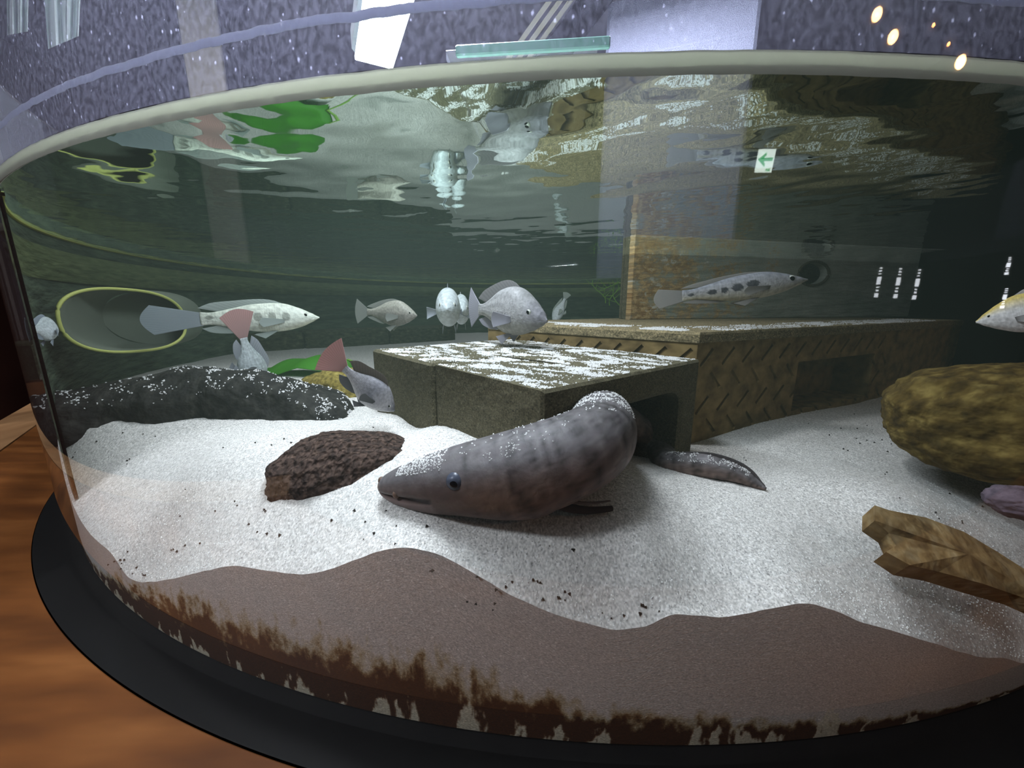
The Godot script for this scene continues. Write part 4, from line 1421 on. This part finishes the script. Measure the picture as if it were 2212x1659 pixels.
func build_fish() -> void:
	var up := Vector3.UP
	fish("slim_fish", "slim pale silvery fish with faint dark spots above the dark rock", "pale", at(690, 686, 0.80), at(302, 692, 0.83), up, 0.105, 0.07, {"slim": true, "fin": Color(0.48, 0.54, 0.50), "tail": Color(0.42, 0.48, 0.52), "body": 0.70, "spread": 0.7, "dorsal": 0.3, "eye": 0.016, "eye_at": 0.13, "flare": 0.01})
	fish("pink_tailed_fish", "fish standing on its head behind the dark rock with its pink tail up", "silver", at(556, 838, 0.785), at(508, 668, 0.745), Vector3(0.6, 0.2, -0.75), 0.16, 0.085, {"tail": Color(0.62, 0.36, 0.34), "fin": Color(0.5, 0.53, 0.58), "body": 0.66, "spread": 0.85})
	fish("small_grey_fish", "small dusky grey-brown fish in front of the far wall", "dusky", at(901, 682, 0.88), at(767, 672, 0.95), up, 0.20, 0.10, {"fin": Color(0.34, 0.35, 0.32), "dorsal": 0.12, "spread": 0.75})
	fish("silver_fish", "silvery fish seen end-on with one side fin stretched out", "silver", at(966, 668, 0.70), at(972, 664, 0.93), up, 0.17, 0.10, {"fin": Color(0.52, 0.56, 0.62), "flare": 0.09, "dorsal": 0.3})
	fish("silver_fish", "narrow silvery fish seen end-on, half hidden behind the grey tilapia", "silver", at(1000, 672, 0.76), at(990, 668, 0.98), up, 0.15, 0.075, {"fin": Color(0.5, 0.53, 0.52), "flare": 0.02, "dorsal": 0.2})
	fish("grey_tilapia", "stout grey tilapia with a dark face hovering above the concrete blocks", "tilapia", at(1180, 694, 0.55), at(996, 665, 0.68), Vector3(-0.1, 1, 0), 0.205, 0.125, {"fin": Color(0.42, 0.41, 0.47), "dorsal": 0.26, "spread": 0.72, "eye": 0.024, "eye_at": 0.15, "arch": 0.03, "dorsal_colour": Color(0.26, 0.25, 0.25), "bow": -0.10})
	fish("distant_fish", "faint pale fish slanting upwards by the far wall", "silver", at(1196, 700, 1.15), at(1226, 632, 1.2), Vector3(-0.9, -0.2, 0.1), 0.15, 0.08, {"fin": Color(0.42, 0.47, 0.42), "dorsal": 0.2})
	fish("pink_tailed_fish", "dark fish with a big pink tail nosing down into the sand", "pink_tailed", at(852, 888, 0.475), at(700, 758, 0.50), Vector3(0.75, 0.62, 0.1), 0.185, 0.10, {"tail": Color(0.66, 0.34, 0.32), "fin": Color(0.13, 0.13, 0.14), "dorsal": 0.42, "dorsal_colour": Color(0.17, 0.14, 0.12), "spread": 1.1, "body": 0.72, "belly": 1.0})
	fish("spotted_fish", "long grey fish with a row of black spots in front of the concrete box", "spotted", at(1745, 604, 0.69), at(1412, 648, 0.64), up, 0.095, 0.07, {"slim": true, "fin": Color(0.34, 0.32, 0.29), "body": 0.80, "spread": 0.6, "dorsal": 0.14, "eye": 0.024, "eye_at": 0.14})
	fish("golden_fish", "pale fish with a golden back swimming in from the dark side", "golden", at(2108, 696, 0.46), at(2520, 630, 0.46), up, 0.20, 0.10, {"fin": Color(0.5, 0.48, 0.46), "eye": 0.018, "eye_at": 0.12})
	fish("pale_fish", "small bluish pale fish at the curve of the tank in front of the pipe mouth", "silver", at(120, 712, 0.75), at(56, 712, 0.69), up, 0.24, 0.11, {"fin": Color(0.40, 0.46, 0.52), "dorsal": 0.2, "spread": 0.7})

# ---------------------------------------------------------------- lungfish
func build_lungfish() -> void:
	var keys := [[820, 1049, 0.292, 0.004, 0.004, 0.004], [832, 1049, 0.290, 0.0082, 0.0075, 0.0085], [862, 1047, 0.283, 0.0135, 0.0128, 0.0150], [915, 1043, 0.273, 0.0195, 0.0200, 0.0210], [985, 1036, 0.263, 0.0235, 0.0240, 0.0250], [1080, 1020, 0.256, 0.0270, 0.0270, 0.0325], [1170, 1002, 0.255, 0.0290, 0.0290, 0.0330], [1248, 976, 0.264, 0.0290, 0.0290, 0.0285], [1293, 943, 0.290, 0.0280, 0.0275, 0.0275], [1300, 908, 0.330, 0.0260, 0.0250, 0.0260], [1300, 893, 0.375, 0.0230, 0.0225, 0.0230], [1325, 900, 0.43, 0.021, 0.021, 0.021], [1385, 935, 0.50, 0.019, 0.019, 0.019], [1425, 975, 0.49, 0.017, 0.017, 0.017], [1440, 1000, 0.44, 0.0145, 0.0145, 0.0145], [1475, 1004, 0.415, 0.0130, 0.0130, 0.0130], [1530, 1008, 0.405, 0.0112, 0.0125, 0.0112], [1590, 1024, 0.403, 0.008, 0.0095, 0.008], [1630, 1044, 0.402, 0.0045, 0.0055, 0.0045], [1655, 1056, 0.400, 0.0012, 0.0012, 0.0012]]
	var pts := []
	for q in keys: pts.append(at(q[0], q[1], q[2]))
	var o := thing("lungfish", "big dark lungfish lying on the sand, its body curling into the hollow concrete block", "fish", at(985, 1110, 0.26))
	var secs := []
	var per := 8
	var count := (keys.size() - 1) * per + 1
	var line := []
	for i in count:
		var x := i / float(per)
		var k := mini(int(x), keys.size() - 2)
		line.append(pts[k].cubic_interpolate(pts[k + 1], pts[maxi(k - 1, 0)], pts[mini(k + 2, keys.size() - 1)], x - k))
	for i in count:
		var x := i / float(per)
		var k := mini(int(x), keys.size() - 2)
		var f := x - k
		var d: Vector3 = (line[mini(i + 1, count - 1)] - line[maxi(i - 1, 0)]).normalized()
		var side := d.cross(Vector3.UP).normalized()
		var v := side.cross(d).normalized()
		var pick := func(j: int) -> float: return cubic_interpolate(keys[k][j], keys[k + 1][j], keys[maxi(k - 1, 0)][j], keys[mini(k + 2, keys.size() - 1)][j], f)
		secs.append([line[i] - o.position, side, v, maxf(0.001, pick.call(3)), maxf(0.001, pick.call(4)), maxf(0.001, pick.call(5)), 2.15])
	var paint := func(u: float, sn: float, cs: float, p: Vector3) -> Color:
		var q := p * 10.0
		var col := Color(0.132, 0.092, 0.079).lerp(Color(0.118, 0.109, 0.112), clampf(sn * 1.6 + 0.1, 0, 1))
		col = col.lerp(Color(0.15, 0.092, 0.052), clampf(0.7 - absf(sn + 0.35), 0, 1) * clampf(1.0 - absf(u - 0.26) * 11.0, 0, 1))
		var bars := noise.get_noise_2d(u * 1000.0, sn * 5.0) * 0.8 + noise.get_noise_3dv(p * 1700.0) * 0.6 + fine.get_noise_3dv(p * 2400.0) * 0.4
		col *= clampf(1.0 + 1.2 * bars * clampf((u - 0.16) * 7.0, 0.3, 1.0), 0.35, 2.2)
		if u < 0.225: col = col.lerp(Color(0.06, 0.045, 0.042), 0.6 * clampf(1.0 - absf(sn + 0.05) * 2.4, 0, 1))
		if u < 0.185 and absf(sn + 0.2 + 0.35 * (0.185 - u)) < 0.07: col = Color(0.012, 0.009, 0.008)
		if u < 0.19 and sn < -0.30: col = col.lerp(Color(0.23, 0.17, 0.16), 0.55)
		if u < 0.035: col = col.lerp(Color(0.26, 0.19, 0.15), 0.6)
		col.a = 1.0
		return col
	var jaw := func(u: float, sn: float, _cs: float) -> float:
		var open := 1.0 - smoothstep(0.13, 0.19, u)
		return (1.0 - 0.22 * exp(-pow((sn + 0.2 + 0.35 * (0.185 - u)) / 0.075, 2)) * open) * (1.0 + 0.05 * exp(-pow((sn - 0.05) / 0.12, 2)) * open) * (1.0 + 0.06 * smoothstep(0.2, 0.30, u) * (1.0 - smoothstep(0.30, 0.322, u)) * clampf(0.7 - sn, 0, 1))
	var sh := loft(secs, 72, paint, jaw)
	var mesh := sh.done()
	put("body", mesh, M.hide, o)
	# eye, nostrils
	var i_eye := int(4.25 * per)
	var e: Array = secs[i_eye]
	var face: Vector3 = e[1] if (e[1] as Vector3).z > 0 else -e[1]
	for sgn in [1.0, -1.0]:
		var ball := SphereMesh.new()
		ball.radius = 0.0068
		ball.height = 0.0136
		var eye := put("eye", ball, M.eye_dull, o)
		eye.position = e[0] + face * sgn * (e[3] * 0.80) + e[2] * 0.0075
		var pup := SphereMesh.new()
		pup.radius = 0.0042
		pup.height = 0.0084
		var p2 := put("pupil", pup, M.eye_black, eye)
		p2.position = face * sgn * 0.0030
	var q1: Array = secs[int(2.3 * per)]
	var spotc := mat("nostril_skin", Color(0.42, 0.34, 0.29), 0.6)
	var bead := SphereMesh.new()
	bead.radius = 0.0026
	bead.height = 0.0066
	var nos := put("nostril", bead, spotc, o)
	nos.position = q1[0] + face * q1[3] * 0.97 - q1[2] * 0.0005
	var q0: Array = secs[int(0.7 * per)]
	nos = put("nostril", bead, spotc, o)
	nos.position = q0[0] + q0[2] * q0[4] * 0.7
	# thread-like paired fins
	var b0: Array = secs[int(6.0 * per)]
	var root: Vector3 = b0[0] + face * b0[3] * 0.86 - b0[2] * 0.010
	var tip := at(1318, 1082, 0.262) - o.position
	var fl := []
	for k in 10: fl.append(root.lerp(tip, k / 9.0) + Vector3(0, -0.004 * sin(PI * k / 9.0), 0))
	put("pectoral_fin", tube(fl, 0.0021, 8, 0.3), mat("fin_thread", Color(0.34, 0.29, 0.27), 0.6), o)
	var lowb := []
	var r2: Vector3 = b0[0] - b0[2] * 0.024 + face * 0.010
	var tip2 := at(1322, 1098, 0.268) - o.position
	for k in 12: lowb.append(r2.lerp(tip2, k / 11.0) + Vector3(0, -0.004 * sin(PI * k / 11.0), 0))
	put("pelvic_fin", tube(lowb, 0.0042, 8, 0.5), mat("dark_fin", Color(0.2, 0.15, 0.13), 0.7), o)
	# fine ridge fin along the tail
	var db := []
	var dt := []
	for k in 10:
		var s2: Array = secs[int(lerpf(15.2, 18.8, k / 9.0) * per)]
		db.append(s2[0] + s2[2] * s2[4] * 0.9)
		dt.append(s2[0] + s2[2] * (s2[4] + 0.0035 * sin(PI * clampf(k / 9.0, 0.08, 0.92))))
	put("tail_fin", fin(db, dt, Color(0.07, 0.06, 0.06), Color(0.09, 0.08, 0.08), 0.0006, 4), M.fin, o)
	# sand on its head and back
	var nn: PackedVector3Array = mesh.surface_get_arrays(0)[Mesh.ARRAY_NORMAL]
	var rng := RandomNumberGenerator.new()
	rng.seed = 31
	var spots := []
	for k in 60000:
		var t := rng.randi_range(0, sh.idx.size() / 3 - 1) * 3
		var f := rng.randf()
		var g := rng.randf() * (1.0 - f)
		var a := sh.idx[t]
		var p: Vector3 = sh.v[a] * f + sh.v[sh.idx[t + 1]] * g + sh.v[sh.idx[t + 2]] * (1.0 - f - g)
		var n: Vector3 = nn[a]
		var u: float = sh.uv[a].x * (keys.size() - 1)
		var chance := 0.0
		var mask := noise.get_noise_3dv(p * 700.0)
		if u > 2.3 and u < 3.9 and n.y > 0.55 and mask > -0.28: chance = 0.95
		elif u > 3.5 and u < 6.5 and n.y > 0.62: chance = 0.5 if mask > 0.30 else 0.02
		elif u > 6.5 and u < 8.2 and n.y > 0.85: chance = 0.25 if mask > 0.2 else 0.01
		elif u > 8.2 and u < 10.0 and n.y > 0.4: chance = 0.9 if mask > -0.2 else 0.1
		elif u > 14.5 and u < 17.5 and n.y > 0.45: chance = 0.35 if mask > 0.0 else 0.02
		if rng.randf() < chance: spots.append([p + o.position, n])
	grains("sand_dusting", "white sand lying on the head and back of the lungfish", spots, 0.0008, M.grain)

# ---------------------------------------------------------------- scene
const LAMP_ENERGY := 3.8
const FILL_FLOOD := 13.0
const FILL_NEAR := 4.8
const FILL_FAR := 7.0
const WARM := 0.03
const SIGN := 14.0

func _ready() -> void:
	noise.seed = 2
	noise.frequency = 0.1
	fine.seed = 9
	fine.frequency = 0.1
	var cam := Camera3D.new()
	cam.name = "camera"
	cam.fov = 2.0 * rad_to_deg(atan(829.5 / FOCAL))
	cam.near = 0.01
	cam.far = 50.0
	cam.rotation_degrees = Vector3(-PITCH, 0, 0)
	cam.current = true
	add_child(cam)
	var env := Environment.new()
	env.background_mode = Environment.BG_COLOR
	env.background_color = Color(0.01, 0.01, 0.012)
	env.tonemap_mode = Environment.TONE_MAPPER_LINEAR
	env.tonemap_exposure = 1.0
	env.volumetric_fog_enabled = true
	env.volumetric_fog_density = 0.0
	env.sdfgi_enabled = true
	env.ssao_enabled = true
	env.ssil_enabled = true
	var we := WorldEnvironment.new()
	we.name = "surroundings"
	we.environment = env
	add_child(we)
	materials()
	glow("display_glow", Color(0.95, 0.97, 1.0), 10.0)
	build_lights()
	build_room()
	build_tank()
	build_back()
	build_sand()
	build_blocks()
	build_rocks()
	build_plants()
	build_fish()
	build_lungfish()
	var haze := FogVolume.new()
	haze.name = "water_haze"
	haze.shape = RenderingServer.FOG_VOLUME_SHAPE_CYLINDER
	haze.size = Vector3(2.0 * INNER - 0.004, WATER - BASE - 0.012, 2.0 * INNER - 0.004)
	haze.position = CENTRE + Vector3(0, (WATER + BASE) * 0.5, 0)
	var hm := FogMaterial.new()
	hm.resource_name = "haze"
	hm.density = 0.14
	hm.albedo = Color(0.74, 0.86, 0.78)
	haze.material = hm
	add_child(haze)
	tag(haze, "faint greenish haze in the tank water", "haze", "", "stuff")
